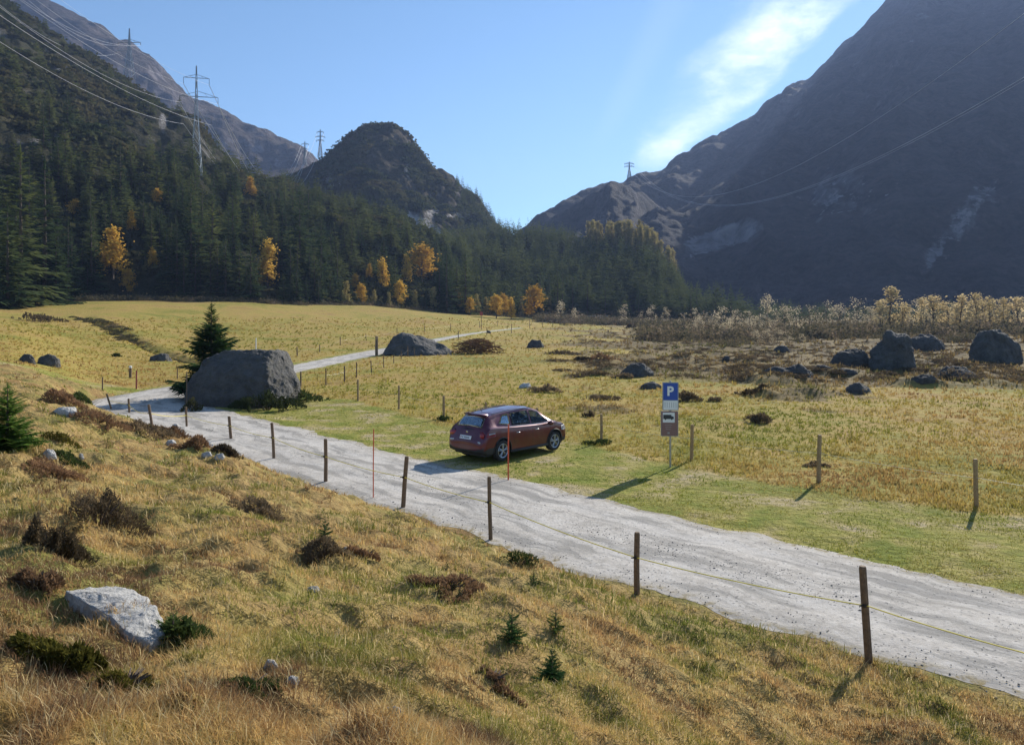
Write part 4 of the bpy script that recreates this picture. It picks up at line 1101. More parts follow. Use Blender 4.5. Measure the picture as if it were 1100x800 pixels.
RK = [
 (968, 397, 52, 41, 'rock', 'tall grey boulder, most upright of the heath boulders', .9),
 (1001, 377, 42, 19, 'rock_dark', 'dark boulder partly hidden behind the tall grey boulder', .7),
 (1080, 391, 56, 37, 'rock', 'massive dark boulder at the right edge of the heath', .9),
 (921, 394, 46, 17, 'rock_dark', 'low dark boulder left of the tall grey boulder', .75),
 (854, 404, 56, 15, 'rock_dark', 'long low dark boulder left of the other heath boulders', .75),
 (925, 423, 32, 12, 'rock', 'pale low stone in the meadow in front of the heath boulders', .6),
 (879, 363, 12, 7, 'rock_dark', 'small dark stone far back on the heath', .7),
 (1035, 409, 50, 13, 'rock_dark', 'flat dark slab below the massive right boulder', .7),
 (998, 412, 30, 8, 'rock_dark', 'small flat slab left of the flat dark slab', .7),
 (912, 404, 30, 7, 'rock_dark', 'rubble stone under the low dark boulder', .7),
 (886, 397, 20, 6, 'rock_dark', 'small rubble stone right of the long low boulder', .7),
 (687, 405, 40, 17, 'rock', 'grey rounded boulder in the middle of the meadow edge', .6),
 (700, 418, 26, 8, 'rock', 'small low stone below the grey rounded boulder', .7),
 (575, 374, 20, 9, 'rock_dark', 'dark stone on the far meadow straight above the car', .7),
 (564, 417, 14, 5, 'rock_pale', 'pale small stone beside a heather patch', .7),
 (783, 365, 14, 9, 'rock_dark', 'dark pointed stone back left on the heath', .6),
 (770, 366, 12, 8, 'rock_dark', 'dark stone left of the dark pointed stone', .7),
 (781, 389, 10, 6, 'rock_dark', 'small round stone in the middle of the heath', .7),
 (841, 379, 20, 8, 'rock_dark', 'dark hump of stone in the rear heath', .7),
 (525, 358, 5, 3, 'rock_dark', 'tiny stone on the far pasture', .7),
 (25, 389, 18, 10, 'rock_dark', 'dark stone at the left edge of the left meadow', .7),
 (47, 392, 25, 13, 'rock', 'pale-faced stone next to the dark left edge stone', .7),
 (170, 388, 24, 9, 'rock', 'grey stone alone in the left meadow', .6),
 (64, 446, 30, 9, 'rock_pale', 'grey stone on the crest of the near slope', .8),
 (50, 493, 15, 7, 'rock_pale', 'small white stone left of the juniper patch', .7),
 (86, 493, 6, 5, 'rock_pale', 'tiny white stone right of the juniper patch', .7),
 (222, 480, 13, 5, 'rock_pale', 'upper white stone of the roadside stones', .7),
 (221, 491, 12, 4, 'rock_pale', 'lower left white stone of the roadside stones', .7),
 (234, 494, 13, 5, 'rock_pale', 'lower right white stone of the roadside stones', .7),
 (187, 460, 9, 4, 'rock_pale', 'small pale stone by the post at the roadside', .7),
 (182, 478, 12, 4, 'rock_pale', 'flat pale stone half buried above the roadside stones', .7),
 (289, 721, 16, 9, 'rock_pale', 'white stone in the grass right of the mossy hummocks', .7),
 (312, 738, 17, 8, 'rock_pale', 'roundish white stone next to the dark green mat', .8),
 (421, 769, 20, 10, 'rock_pale', 'white stone near the bottom centre of the slope', .7),
 (335, 636, 15, 4, 'rock_pale', 'flat white stone in the middle slope', .7),
 (372, 592, 8, 4, 'rock_pale', 'tiny white stone in the brownish mound', .7),
]
for i, (px, py, w_, h_, mt, lab, fl) in enumerate(RK):
    big = w_ > 30 and h_ > 12
    rock(px, py, w_, h_, M[mt], lab, 20 + i, fl, 0.10, 4 if big else 3, 'boulder' if h_ > 12 and w_ > 25 else 'stone', name='boulder' if h_ > 12 and w_ > 25 else 'stone')
# the pale slab on the near slope
outl = [(70, 641), (79, 653), (104, 657), (122, 672), (134, 686), (150, 694), (161, 700), (175, 690), (172, 668), (166, 657), (150, 646), (135, 638), (115, 640), (90, 643)]
o3 = [P(a, b) for a, b in outl]; cc3 = sum(o3, Vector()) / len(o3); slp = []
for (a, b), q in zip(outl, o3):
    d_ = q - cc3; slp.append(tuple(d_ + Vector((0, 0, .05)))); slp.append(tuple(d_ * 1.04 + Vector((0, 0, -.35)))); slp.append(tuple(d_ * .62 + Vector((0, 0, .075))))
hull_rock('pale_slab', slp, cc3, 0, M['rock_pale'], 'large pale rock slab breaking through the grass at lower left', 'rock', 5, 0.035, 5, 1.6)
# brush pile beside the far boulder
p = P(512, 380); bm = bmesh.new(); r_ = random.Random(8); k = p.y / F
for i in range(420):
    q = r_.gauss(0, .42); x = max(-1, min(1, q)) * 26 * k; y = r_.gauss(0, .9)
    top = 15 * k * math.sqrt(max(.03, 1 - (x / (27 * k)) ** 2)); z_ = r_.uniform(0, 1) * top
    a = r_.uniform(0, 6.28); e = r_.uniform(-.3, .5); L = r_.uniform(.6, 1.6)
    d = Vector((math.cos(a) * math.cos(e), math.sin(a) * math.cos(e), math.sin(e))) * L / 2
    c = Vector((x, y, z_)); tube(bm, [c - d, c + d * .2 + Vector((0, 0, .08)), c + d], [.05, .035, .012], 4)
bp_ = obj_bm('brush_pile', bm, M['heather_red']); bp_.location = (p.x, p.y + 1, p.z)
tag(bp_, 'pile of cut brown branches right of the long humped boulder', 'brush pile')

# ------------------------------------------------------------------ fences
def fence(label, posts, mat, post_r, tape_mat, tape_r, tape_h, name='post_fence', cat='fence', ins=True, strands=1, skip=()):
    """posts: (foot column, foot row, top column, top row)"""
    pos3 = [P(a[0], a[1]) for a in posts]
    root = thing(name, label, cat, pos3[0])
    tops = []
    for j, (a, p) in enumerate(zip(posts, pos3)):
        k = p.y / F; h = (a[1] - a[3]) * k; dx = (a[2] - a[0]) * k
        lean_y = random.uniform(-.04, .04) * h
        r = post_r * random.uniform(.85, 1.15)
        bm = bmesh.new(); base = Vector((0, 0, -.35)); top = Vector((dx, lean_y, h))
        n_ = 10
        pts = [base, base.lerp(top, .3), base.lerp(top, .6) + Vector((random.uniform(-.008, .008), 0, 0)), top - Vector((0, 0, .03)), top]
        tube(bm, pts, [r * 1.08, r * 1.04, r, r * .97, r * .80], n_)
        o = obj_bm('post', bm, mat, root, False); o.location = p - pos3[0]
        at_ = p + Vector((dx, lean_y, h)) * tape_h
        tops.append((at_, Vector((dx, lean_y, h))))
        if ins and p.y < 45:
            bm = bmesh.new(); q = Vector((dx, lean_y, h)) * tape_h
            box(bm, q + Vector((-r * .6 - .01, -r * .9, 0)), (.05, .035, .045), None, .006)
            tube(bm, [q + Vector((-r - .06, -r * .9, .0)), q + Vector((r * .4, -r * .9, 0))], .011, 6)
            obj_bm('insulator', bm, M['plastic_black'], o)
    for s in range(strands):
        bm = bmesh.new()
        for j in range(len(tops) - 1):
            if j in skip: continue
            a, va = tops[j]; b, vb = tops[j + 1]
            a = a - va * (s * .38); b = b - vb * (s * .38)
            a = a + Vector((0, -post_r - .006, 0)); b = b + Vector((0, -post_r - .006, 0))
            L = (b - a).length; pts = []
            for i in range(13):
                f = i / 12; q = a.lerp(b, f); q.z -= 4 * f * (1 - f) * L * 0.012; pts.append(q - pos3[0])
            tube(bm, pts, tape_r, 5, True)
        obj_bm('tape' if tape_mat is M['tape'] else 'wire', bm, tape_mat, root)
    return root
fence('row of dark round posts with a yellow tape along the near side of the road',
      [(1175, 790, 1168, 668), (935, 711, 925, 607), (684, 638, 684, 571), (527.5, 580, 525.5, 512), (432, 545, 437, 490), (350, 518, 350, 471), (295, 493, 292, 454), (249, 472, 246.5, 447), (201, 459, 200, 437), (165, 458, 159.6, 435), (139.5, 444, 138, 428), (122, 440, 115, 423)],
      M['post'], 0.05, M['tape'], 0.009, 0.60)
fence('brown post fence between the mown strip and the meadow, passing behind the car',
      [(1240, 580, 1240, 515), (1049, 545, 1048, 493), (879, 518, 881, 467), (742.5, 495, 743.6, 456), (646, 475, 646, 445), (577, 463, 577, 438), (522, 455, 522, 432), (476.6, 449, 476.6, 425), (428.4, 439.5, 428.4, 414), (384.5, 430.6, 384.4, 407.5)],
      M['post_light'], 0.055, M['wire_pale'], 0.004, 0.62, ins=False)
fence('thin post fence beside the road, from the great boulder to the humped boulder',
      [(323, 415.7, 323, 399), (350, 414, 350, 395.6), (370, 410, 370, 393), (383, 405.5, 383, 389), (399.3, 400, 398.5, 387), (412.3, 395, 412, 381), (423, 390, 423, 381), (431, 386, 431, 377), (438, 383, 438, 372), (445, 382.5, 445, 374)],
      M['post'], 0.045, M['wire_pale'], 0.003, 0.6, ins=False)
fence('far fence of thin posts along the upper side of the far road',
      [(319.4, 382.4, 319, 372.5), (343.5, 378, 343.5, 370), (365.5, 371, 365.5, 362), (393.4, 365.4, 393, 357.8), (426.5, 359, 426.5, 352), (456, 357, 456, 350), (484, 355.5, 484, 347), (515, 352, 515, 345), (534.5, 351, 534.5, 344.5)],
      M['post'], 0.06, M['wire_pale'], 0.003, 0.6, ins=False)
fence('far fence of dark posts on the pasture towards the valley mouth',
      [(492.4, 364, 492.4, 355.5), (523, 360, 523, 352), (549.4, 358, 549.4, 348), (569, 353, 569, 343), (583, 351, 583, 342), (594, 350, 594, 341), (606, 350, 606, 341), (617, 349, 617, 340.5), (630, 348.5, 630, 340)],
      M['post'], 0.08, M['wire_pale'], 0.004, 0.6, ins=False)

def lone_post(px, py, top, r, mat, name, label, cat, cap=None):
    p = P(px, py); k = p.y / F; h = (py - top) * k
    t = thing(name, label, cat, p)
    bm = bmesh.new(); tube(bm, [(0, 0, -.3), (0, 0, h * .5), (0.01, 0, h * (.82 if cap else 1))], [r * 1.05, r, r * .95], 10)
    obj_bm('shaft', bm, mat, t)
    if cap:
        bm = bmesh.new(); tube(bm, [(0.01, 0, h * .82), (0.01, 0, h * .98), (0.01, 0, h)], [r * 1.02, r * 1.02, r * .7], 10)
        obj_bm('cap', bm, cap, t)
    return t
lone_post(404.5, 382, 361, .17, M['post'], 'wooden_post', 'thick tall wooden post at the left end of the humped boulder', 'post', M['post_light'])
lone_post(140, 406, 393, .10, M['post'], 'marker_post', 'short post with a white top in the left meadow by the bend', 'post', M['white'])
lone_post(146.5, 418, 398, .045, M['red_sign'], 'marker_post', 'slim reddish post right of the white-topped post', 'post')
lone_post(275, 377, 363, .07, M['white'], 'marker_post', 'white stake standing above the great boulder in the meadow', 'post')
lone_post(110, 419, 405, .04, M['post'], 'marker_post', 'thin stake on the crest behind the near slope', 'post')
lone_post(190.5, 407, 396, .04, M['post'], 'marker_post', 'thin leaning stake left of the boulder spruce', 'post')
lone_post(200.5, 437, 399, .03, M['post'], 'marker_post', 'tall thin rod in front of the great boulder, left side', 'post')
lone_post(401, 535, 461, .014, M['orange'], 'snow_pole', 'slender orange snow pole on the near side of the road', 'snow pole')
sp2_ = lone_post(546, 516, 456, .022, M['orange'], 'snow_pole', 'orange snow pole standing in front of the parked car', 'snow pole')
# small red board on a pole, far pasture
p = P(517, 354); k = p.y / F
t = thing('board_sign', 'small dark red board on a thin pole in the far pasture', 'sign', p)
bm = bmesh.new(); tube(bm, [(0, 0, -.3), (0, 0, 16 * k)], .07, 8); obj_bm('pole', bm, M['post'], t)
bm = bmesh.new(); box(bm, (0, -.1, 17 * k), (3.2 * k, .06, 4 * k), None, .02); obj_bm('board', bm, M['red_sign'], t)
# white culvert rail at the end of the road
p = P(642, 347); t = thing('road_gate', 'pale grey rail gate where the road leaves the pasture', 'gate', p)
bm = bmesh.new()
for i in range(9): tube(bm, [(-3.6 + i * .9, 0, -.2), (-3.6 + i * .9, 0, 2.2)], .07, 6)
obj_bm('bars', bm, M['steel_pole'], t)
bm = bmesh.new(); tube(bm, [(-3.6, 0, 2.1), (3.6, 0, 2.1)], .07, 6); tube(bm, [(-3.6, 0, 1.1), (3.6, 0, 1.1)], .07, 6); obj_bm('rail', bm, M['steel_pole'], t)

# ------------------------------------------------------------------ parking sign
p = P(720, 502); k = p.y / F
t = thing('parking_sign', 'blue P parking sign above a brown information board on a grey pole', 'sign', p, R(-4))
bm = bmesh.new(); tube(bm, [(0, 0, -.3), (0, 0, (502 - 409) * k)], .03, 12); obj_bm('pole', bm, M['steel_pole'], t)
def rbox(bm, cx, cz, w, h, y, th, rad):
    vs = []
    for (sx, sz, a0) in ((1, 1, 0), (-1, 1, 90), (-1, -1, 180), (1, -1, 270)):
        for i in range(5):
            a = R(a0 + 22.5 * i); vs.append((cx + sx * (w / 2 - rad) + math.cos(a) * rad, cz + sz * (h / 2 - rad) + math.sin(a) * rad))
    f = [bm.verts.new((x, y - th / 2, z_)) for x, z_ in vs]; b = [bm.verts.new((x, y + th / 2, z_)) for x, z_ in vs]
    bm.faces.new(f); bm.faces.new(b[::-1]); n_ = len(f)
    for i in range(n_): bm.faces.new((f[i], b[i], b[(i + 1) % n_], f[(i + 1) % n_]))
Zr_ = lambda py: (502 - py) * k
pw = 16.2 * k
z_t, z_b = Zr_(411), Zr_(440.5)
bm = bmesh.new(); rbox(bm, 0, (z_t + z_b) / 2, pw + .03, z_t - z_b + .02, -.045, .012, .02); panel = obj_bm('sign_panel', bm, M['grey_paint'], t)
zb1 = Zr_(430)
bm = bmesh.new(); rbox(bm, 0, (z_t + zb1) / 2 - .006, pw - .03, z_t - zb1 - .025, -.055, .006, .012); face = obj_bm('blue_face', bm, M['blue_sign'], panel)
bm = bmesh.new(); rbox(bm, 0, (zb1 + z_b) / 2, pw - .03, zb1 - z_b - .015, -.055, .006, .01); obj_bm('text_plate', bm, M['white'], panel)
# rows of small print as thin dark strokes
bm = bmesh.new()
for i in range(6):
    box(bm, (-pw * .36 + i * pw * .144, -.0595, (zb1 + z_b) / 2 + .005), (.012, .002, (zb1 - z_b) * .55))
obj_bm('print_lines', bm, M['grey_paint'], panel)
def text(name, s, size, loc, mat, parent, ex=.003, bold=0.0, sx=1):
    cu = bpy.data.curves.new(name, 'FONT'); cu.body = s; cu.size = size; cu.extrude = ex; cu.align_x = 'CENTER'; cu.align_y = 'CENTER'; cu.offset = bold
    o = bpy.data.objects.new(name, cu); C.objects.link(o)
    dg = bpy.context.evaluated_depsgraph_get(); me = bpy.data.meshes.new_from_object(o.evaluated_get(dg)); bpy.data.objects.remove(o)
    me.materials.append(mat); o = bpy.data.objects.new(name, me); C.objects.link(o)
    o.parent = parent; o.location = loc; o.rotation_euler = (R(90), 0, 0); o.scale = (sx, 1, 1); return o
text('letter', 'P', .40, (-.01, -.062, (z_t + zb1) / 2 - .005), M['white'], panel, .003, .014)
z1, z2 = Zr_(441.5), Zr_(468.5)
bm = bmesh.new(); rbox(bm, -.03, (z1 + z2) / 2, pw + .07, z1 - z2, -.045, .014, .035); board = obj_bm('information_board', bm, M['grey_paint'], t)
bm = bmesh.new(); rbox(bm, -.03, (z1 + z2) / 2, pw + .035, z1 - z2 - .035, -.0555, .006, .025); obj_bm('brown_face', bm, M['brown_sign'], board)
zw1, zw2 = Zr_(443.2), Zr_(453.8)
bm = bmesh.new(); rbox(bm, -.055, (zw1 + zw2) / 2, pw * .78, zw1 - zw2, -.0605, .004, .008); obj_bm('white_field', bm, M['white'], board)
bm = bmesh.new()   # van silhouette
zc = (zw1 + zw2) / 2
prof = [(-.17, -.05), (-.17, .085), (.075, .085), (.09, .04), (.15, .03), (.16, -.05)]
f = [bm.verts.new((x - .055, -.0665, zc + z_ + .005)) for x, z_ in prof]; b = [bm.verts.new((x - .055, -.0625, zc + z_ + .005)) for x, z_ in prof]
bm.faces.new(f[::-1]); bm.faces.new(b)
for i in range(6): bm.faces.new((f[i], f[(i + 1) % 6], b[(i + 1) % 6], b[i]))
for x in (-.1, .09): tube(bm, [(x - .055, -.0668, zc - .05), (x - .055, -.063, zc - .05)], .024, 10)
obj_bm('pictogram', bm, M['dark_sign'], board)
bm = bmesh.new()
for i in range(3): box(bm, (-.07, -.0595, Zr_(456.5 + i * 2.2)), (.22 - .03 * i, .002, .012))
box(bm, (-.06, -.0595, Zr_(465)), (.07, .002, .05))
obj_bm('print_lines', bm, M['grey_paint'], board)
bm = bmesh.new(); box(bm, (0, -.02, Zr_(440.8)), (.06, .06, .09), None, .008); obj_bm('bracket', bm, M['post'], t)

# ------------------------------------------------------------------ car
def car_paint():
    m = N('maroon_paint'); n_ = m.noise(m.objc(), 3, 4); n2 = m.noise(m.objc(), 1.2, 5)
    c = m.ramp(n_, [(0.3, (0.08, 0.002, 0.015)), (0.7, (0.11, 0.003, 0.021))])
    dust = m.smooth(n2, .45, .8); c = m.mix(m.math('MULTIPLY', dust, .12), c, (.3, .25, .2))
    m.pbsdf(c, m.math('ADD', m.math('MULTIPLY', n2, .15), .22), None, Metallic=.35, Coat_Weight=.8, Coat_Roughness=.06); return m.m
M['paint'] = car_paint()
M['car_black'] = simple('black_trim', (.025, .025, .027), .6, 20, .2, .1, .003)
m = N('car_glass'); n_ = m.noise(m.objc(), 1.6, 3)
gg = m.n('ShaderNodeBsdfGlossy'); gg.inputs['Roughness'].default_value = .03
gg.inputs['Color'].default_value = (.9, .95, 1, 1)
tt = m.n('ShaderNodeBsdfTransparent'); m.l(m.ramp(n_, [(.4, (.34, .40, .42)), (.65, (.44, .50, .52))]), tt.inputs[0])
fr = m.n('ShaderNodeFresnel'); fr.inputs[0].default_value = 1.42
ms = m.n('ShaderNodeMixShader'); m.l(m.math('MULTIPLY', fr.outputs[0], .6), ms.inputs[0]); m.l(tt.outputs[0], ms.inputs[1]); m.l(gg.outputs[0], ms.inputs[2]); m.l(ms.outputs[0], m.out.inputs[0]); M['glass'] = m.m
M['tyre'] = simple('tyre_rubber', (.022, .022, .023), .85, 30, .2, .3, .003)
M['rim'] = simple('alloy', (.42, .43, .45), .3, 10, .1, 0, Metallic=.85)
M['lamp_red'] = simple('red_lamp', (.35, .012, .015), .12, 14, .2, 0, Coat_Weight=1.0)
M['lamp_clear'] = simple('clear_lamp', (.62, .60, .60), .12, 14, .1, 0, Coat_Weight=1.0)
M['chrome'] = simple('chrome', (.6, .6, .62), .15, 5, .05, 0, Metallic=1.0)
M['seat'] = simple('seat_cloth', (.05, .05, .055), .9, 20, .2, 0)
ST = [ # x, half width, bottom z, belt z, glass bottom y, top z, top half width
 (-2.165, .60, .40, .52, .50, .60, .30),
 (-2.15, .74, .34, .60, .62, .68, .40),
 (-2.09, .83, .30, .74, .72, .80, .55),
 (-2.03, .865, .28, .86, .76, .98, .60),
 (-1.98, .875, .27, .97, .765, 1.08, .62),
 (-1.86, .885, .26, 1.03, .77, 1.24, .59),
 (-1.73, .89, .25, 1.045, .765, 1.40, .56),
 (-1.62, .89, .25, 1.045, .765, 1.475, .555),
 (-1.35, .89, .24, 1.03, .77, 1.525, .57),
 (-.70, .89, .22, .995, .785, 1.585, .59),
 (0.00, .89, .21, .965, .79, 1.605, .60),
 (0.45, .89, .21, .95, .79, 1.575, .595),
 (0.72, .89, .21, .95, .79, 1.50, .59),
 (1.10, .89, .22, .955, .78, 1.26, .63),
 (1.42, .89, .24, .96, .76, 1.065, .66),
 (1.55, .885, .25, .955, .74, 1.02, .62),
 (1.85, .87, .26, .91, .70, .965, .55),
 (2.02, .82, .27, .82, .66, .88, .48),
 (2.11, .74, .30, .70, .60, .76, .40),
 (2.165, .60, .36, .56, .48, .60, .30)]
ST = [tuple([a[0], a[1], a[2], a[3] + (.07 if -1.9 < a[0] < 1.5 else .02 if abs(a[0]) < 1.99 else 0)] + list(a[4:])) for a in ST]
STA = np.array(ST)
def stn(x): return [np.interp(x, STA[:, 0], STA[:, k]) for k in range(1, 7)]
def ring(x):
    w, zb, ze, gb, zt, wt = stn(x)
    return [(0, zb), (w * .75, zb), (w * .955, zb + .04), (w * .985, zb + (ze - zb) * .28), (w, zb + (ze - zb) * .52), (w * .993, zb + (ze - zb) * .78), (w * .965, ze - .02), (gb + .035, ze + .012), (gb, ze + .03 * min(1, (zt - ze) / .1)),
            (gb + (wt - gb) * .5 + .012, ze + (zt - ze) * .5), (wt + .02, zt - min(.1, (zt - ze) * .25)), (wt - .03, zt - min(.03, (zt - ze) * .1)), (wt * .5, zt + .018), (0, zt + .028)]
def yside(x, z_):
    r_ = ring(x); zs = [q[1] for q in r_[2:11]]; yy = [q[0] for q in r_[2:11]]
    return float(np.interp(z_, zs, yy))
def ztop(x, y):
    r_ = ring(x)[8:][::-1]; return float(np.interp(abs(y), [q[0] for q in r_], [q[1] for q in r_]))
car = P(562, 491)
pr = P(538, 496); pf = P(597, 487)
CH = R(47)
cdir = Vector((math.cos(CH), math.sin(CH), 0)); cright = Vector((math.sin(CH), -math.cos(CH), 0))
Drear = 25.0; rear_wheel = Vector(((538.5 - CX) / F * Drear, Drear, 0))
center = rear_wheel + cdir * 1.28 - cright * .80
cz = float(zg(center.x, center.y)) + .02
t = thing('parked_car', 'dark red hatchback parked on the grass beside the gravel road', 'car', (center.x, center.y, cz), CH)
CAR = t
xs = sorted(set(list(STA[:, 0]) + list(np.linspace(-2.1, 2.1, 43))))
bm = bmesh.new(); rings = []
for x in xs:
    h_ = ring(x); full = [(y, z_) for y, z_ in h_] + [(-y, z_) for y, z_ in h_[-2:0:-1]]
    rings.append([bm.verts.new((x, y, z_)) for y, z_ in full])
for i in range(len(rings) - 1):
    n_ = len(rings[i])
    for k_ in range(n_): bm.faces.new((rings[i][k_], rings[i + 1][k_], rings[i + 1][(k_ + 1) % n_], rings[i][(k_ + 1) % n_]))
bm.faces.new(rings[0]); bm.faces.new(rings[-1][::-1])
bmesh.ops.recalc_face_normals(bm, faces=bm.faces[:])
body = obj_bm('body', bm, [M['paint'], M['car_black']], t, True)
WX = (-1.28, 1.35)
cut = bmesh.new()
for wx in WX:
    for s in (1, -1):
        r_ = bmesh.ops.create_cone(cut, cap_ends=True, segments=40, radius1=.395, radius2=.395, depth=.36)
        bmesh.ops.transform(cut, matrix=Matrix.Translation((wx, s * .80, .36)) @ Matrix.Rotation(R(90), 4, 'X'), verts=r_['verts'])
# window openings cut right through the cabin sides, filled with panes and an inside
# hollow cabin
irx = list(np.linspace(-1.80, 1.30, 26)); ir = []
for x in irx:
    h_ = ring(x); pts_ = []
    zt_ = stn(x)[4]
    for y, z_ in h_: pts_.append((y * .93, min(max(z_, .55), max(.60, z_ - .045))))
    full = pts_ + [(-y, z_) for y, z_ in pts_[-2:0:-1]]
    ir.append([cut.verts.new((x, y, z_)) for y, z_ in full])
for i in range(len(ir) - 1):
    n_ = len(ir[i])
    for k_ in range(n_): cut.faces.new((ir[i][k_], ir[i + 1][k_], ir[i + 1][(k_ + 1) % n_], ir[i][(k_ + 1) % n_]))
cut.faces.new(ir[0]); cut.faces.new(ir[-1][::-1])
def prism(poly, axis, lo, hi):
    A = []; B = []
    for a_, b_ in poly:
        A.append(cut.verts.new((a_, lo, b_) if axis == 'y' else (lo(a_, b_), a_, b_))); B.append(cut.verts.new((a_, hi, b_) if axis == 'y' else (hi(a_, b_), a_, b_)))
    cut.faces.new(A); cut.faces.new(B[::-1])
    for i in range(len(poly)): cut.faces.new((A[i], B[i], B[(i + 1) % len(poly)], A[(i + 1) % len(poly)]))
def zz_(x, k): w_, zb_, ze_, gb_, zt_, wt_ = stn(x); return ze_ + .045 if k == 0 else zt_ - .095
for (a0, a1, b0, b1) in ((-.74, .14, -.72, .14), (.24, 1.14, .24, .68), (-1.28, -.85, -1.05, -.83)):
    poly = [(a0, zz_(a0, 0) + (.06 if a0 < -1.2 else 0)), (a1, zz_(a1, 0)), (b1, zz_(b1, 1)), (b0, zz_(b0, 1) - (.01 if a0 < -1.2 else 0))]
    prism(poly, 'y', -1.2, -.5); prism(poly, 'y', .5, 1.2)
prism([(-.53, 1.13), (.53, 1.13), (.46, 1.37), (-.46, 1.37)], 'x', lambda a_, b_: -2.3, lambda a_, b_: -1.45)
prism([(-.55, 1.12), (.55, 1.12), (.52, 1.46), (-.52, 1.46)], 'x', lambda a_, b_: .62, lambda a_, b_: 1.7)
bmesh.ops.recalc_face_normals(cut, faces=cut.faces[:])
cutter = obj_bm('cutter', cut, M['car_black'])
cutter.parent = t
md = body.modifiers.new('b', 'BOOLEAN'); md.operation = 'DIFFERENCE'; md.object = cutter; md.solver = 'EXACT'; md.use_self = True
bpy.context.view_layer.update()
dg = bpy.context.evaluated_depsgraph_get(); me = bpy.data.meshes.new_from_object(body.evaluated_get(dg))
body.modifiers.clear(); body.data = me; bpy.data.objects.remove(cutter)
for pl in me.polygons:
    c_ = pl.center
    inarch = any(math.hypot(c_.x - wx, c_.z - .36) < .40 and abs(c_.y) > .6 for wx in WX)
    inner = c_.z > .5 and abs(c_.x) < 1.9 and ((abs(c_.y) < yside(c_.x, c_.z) - .02) and c_.z < ztop(c_.x, c_.y) - .02)
    low = inner or c_.z < .27
    if abs(c_.x) > 1.6 and c_.z < .40: low = True
    if c_.x < -2.0 and c_.z < .47: low = True
    pl.material_index = 1 if (low or (inarch and abs(abs(c_.y) - .62) < .03)) else 0
    pl.use_smooth = True
def sm(o, ang=35):
    o.data.set_sharp_from_angle(angle=R(ang))
sm(body)
# arch lips
bm = bmesh.new()
for wx in WX:
    for s in (1, -1):
        pts = []
        for i in range(19):
            a = R(-8 + 196 * i / 18); x = wx + math.cos(a) * .405; z_ = .36 + math.sin(a) * .405
            pts.append((x, s * (yside(x, max(z_, .30)) + .004), z_))
        tube(bm, pts, .022, 6)
obj_bm('arch_trim', bm, M['car_black'], body, True)
def patch(name, fn, nu_, nv_, mat, parent, th=.0):
    bm = bmesh.new(); g_ = [[bm.verts.new(fn(i / nu_, j / nv_)) for j in range(nv_ + 1)] for i in range(nu_ + 1)]
    for i in range(nu_):
        for j in range(nv_): bm.faces.new((g_[i][j], g_[i + 1][j], g_[i + 1][j + 1], g_[i][j + 1]))
    bmesh.ops.solidify(bm, geom=bm.faces[:], thickness=.012)
    bmesh.ops.recalc_face_normals(bm, faces=bm.faces[:])
    return obj_bm(name, bm, mat, parent, True)
def side_win(s, xb0, xb1, xt0, xt1, kb=0.035, kt=.075, kb0=None, off=.009):
    def fn(a, b):
        xb = xb0 + (xb1 - xb0) * a; xt = xt0 + (xt1 - xt0) * a; x = xb + (xt - xb) * b
        w, zb, ze, gb_, zt, wt = stn(x)
        zb_ = ze + (kb if kb0 is None else kb0 + (kb - kb0) * a); z_ = zb_ + (zt - kt - zb_) * b
        return (x, s * (yside(x, z_) + off), z_)
    return fn
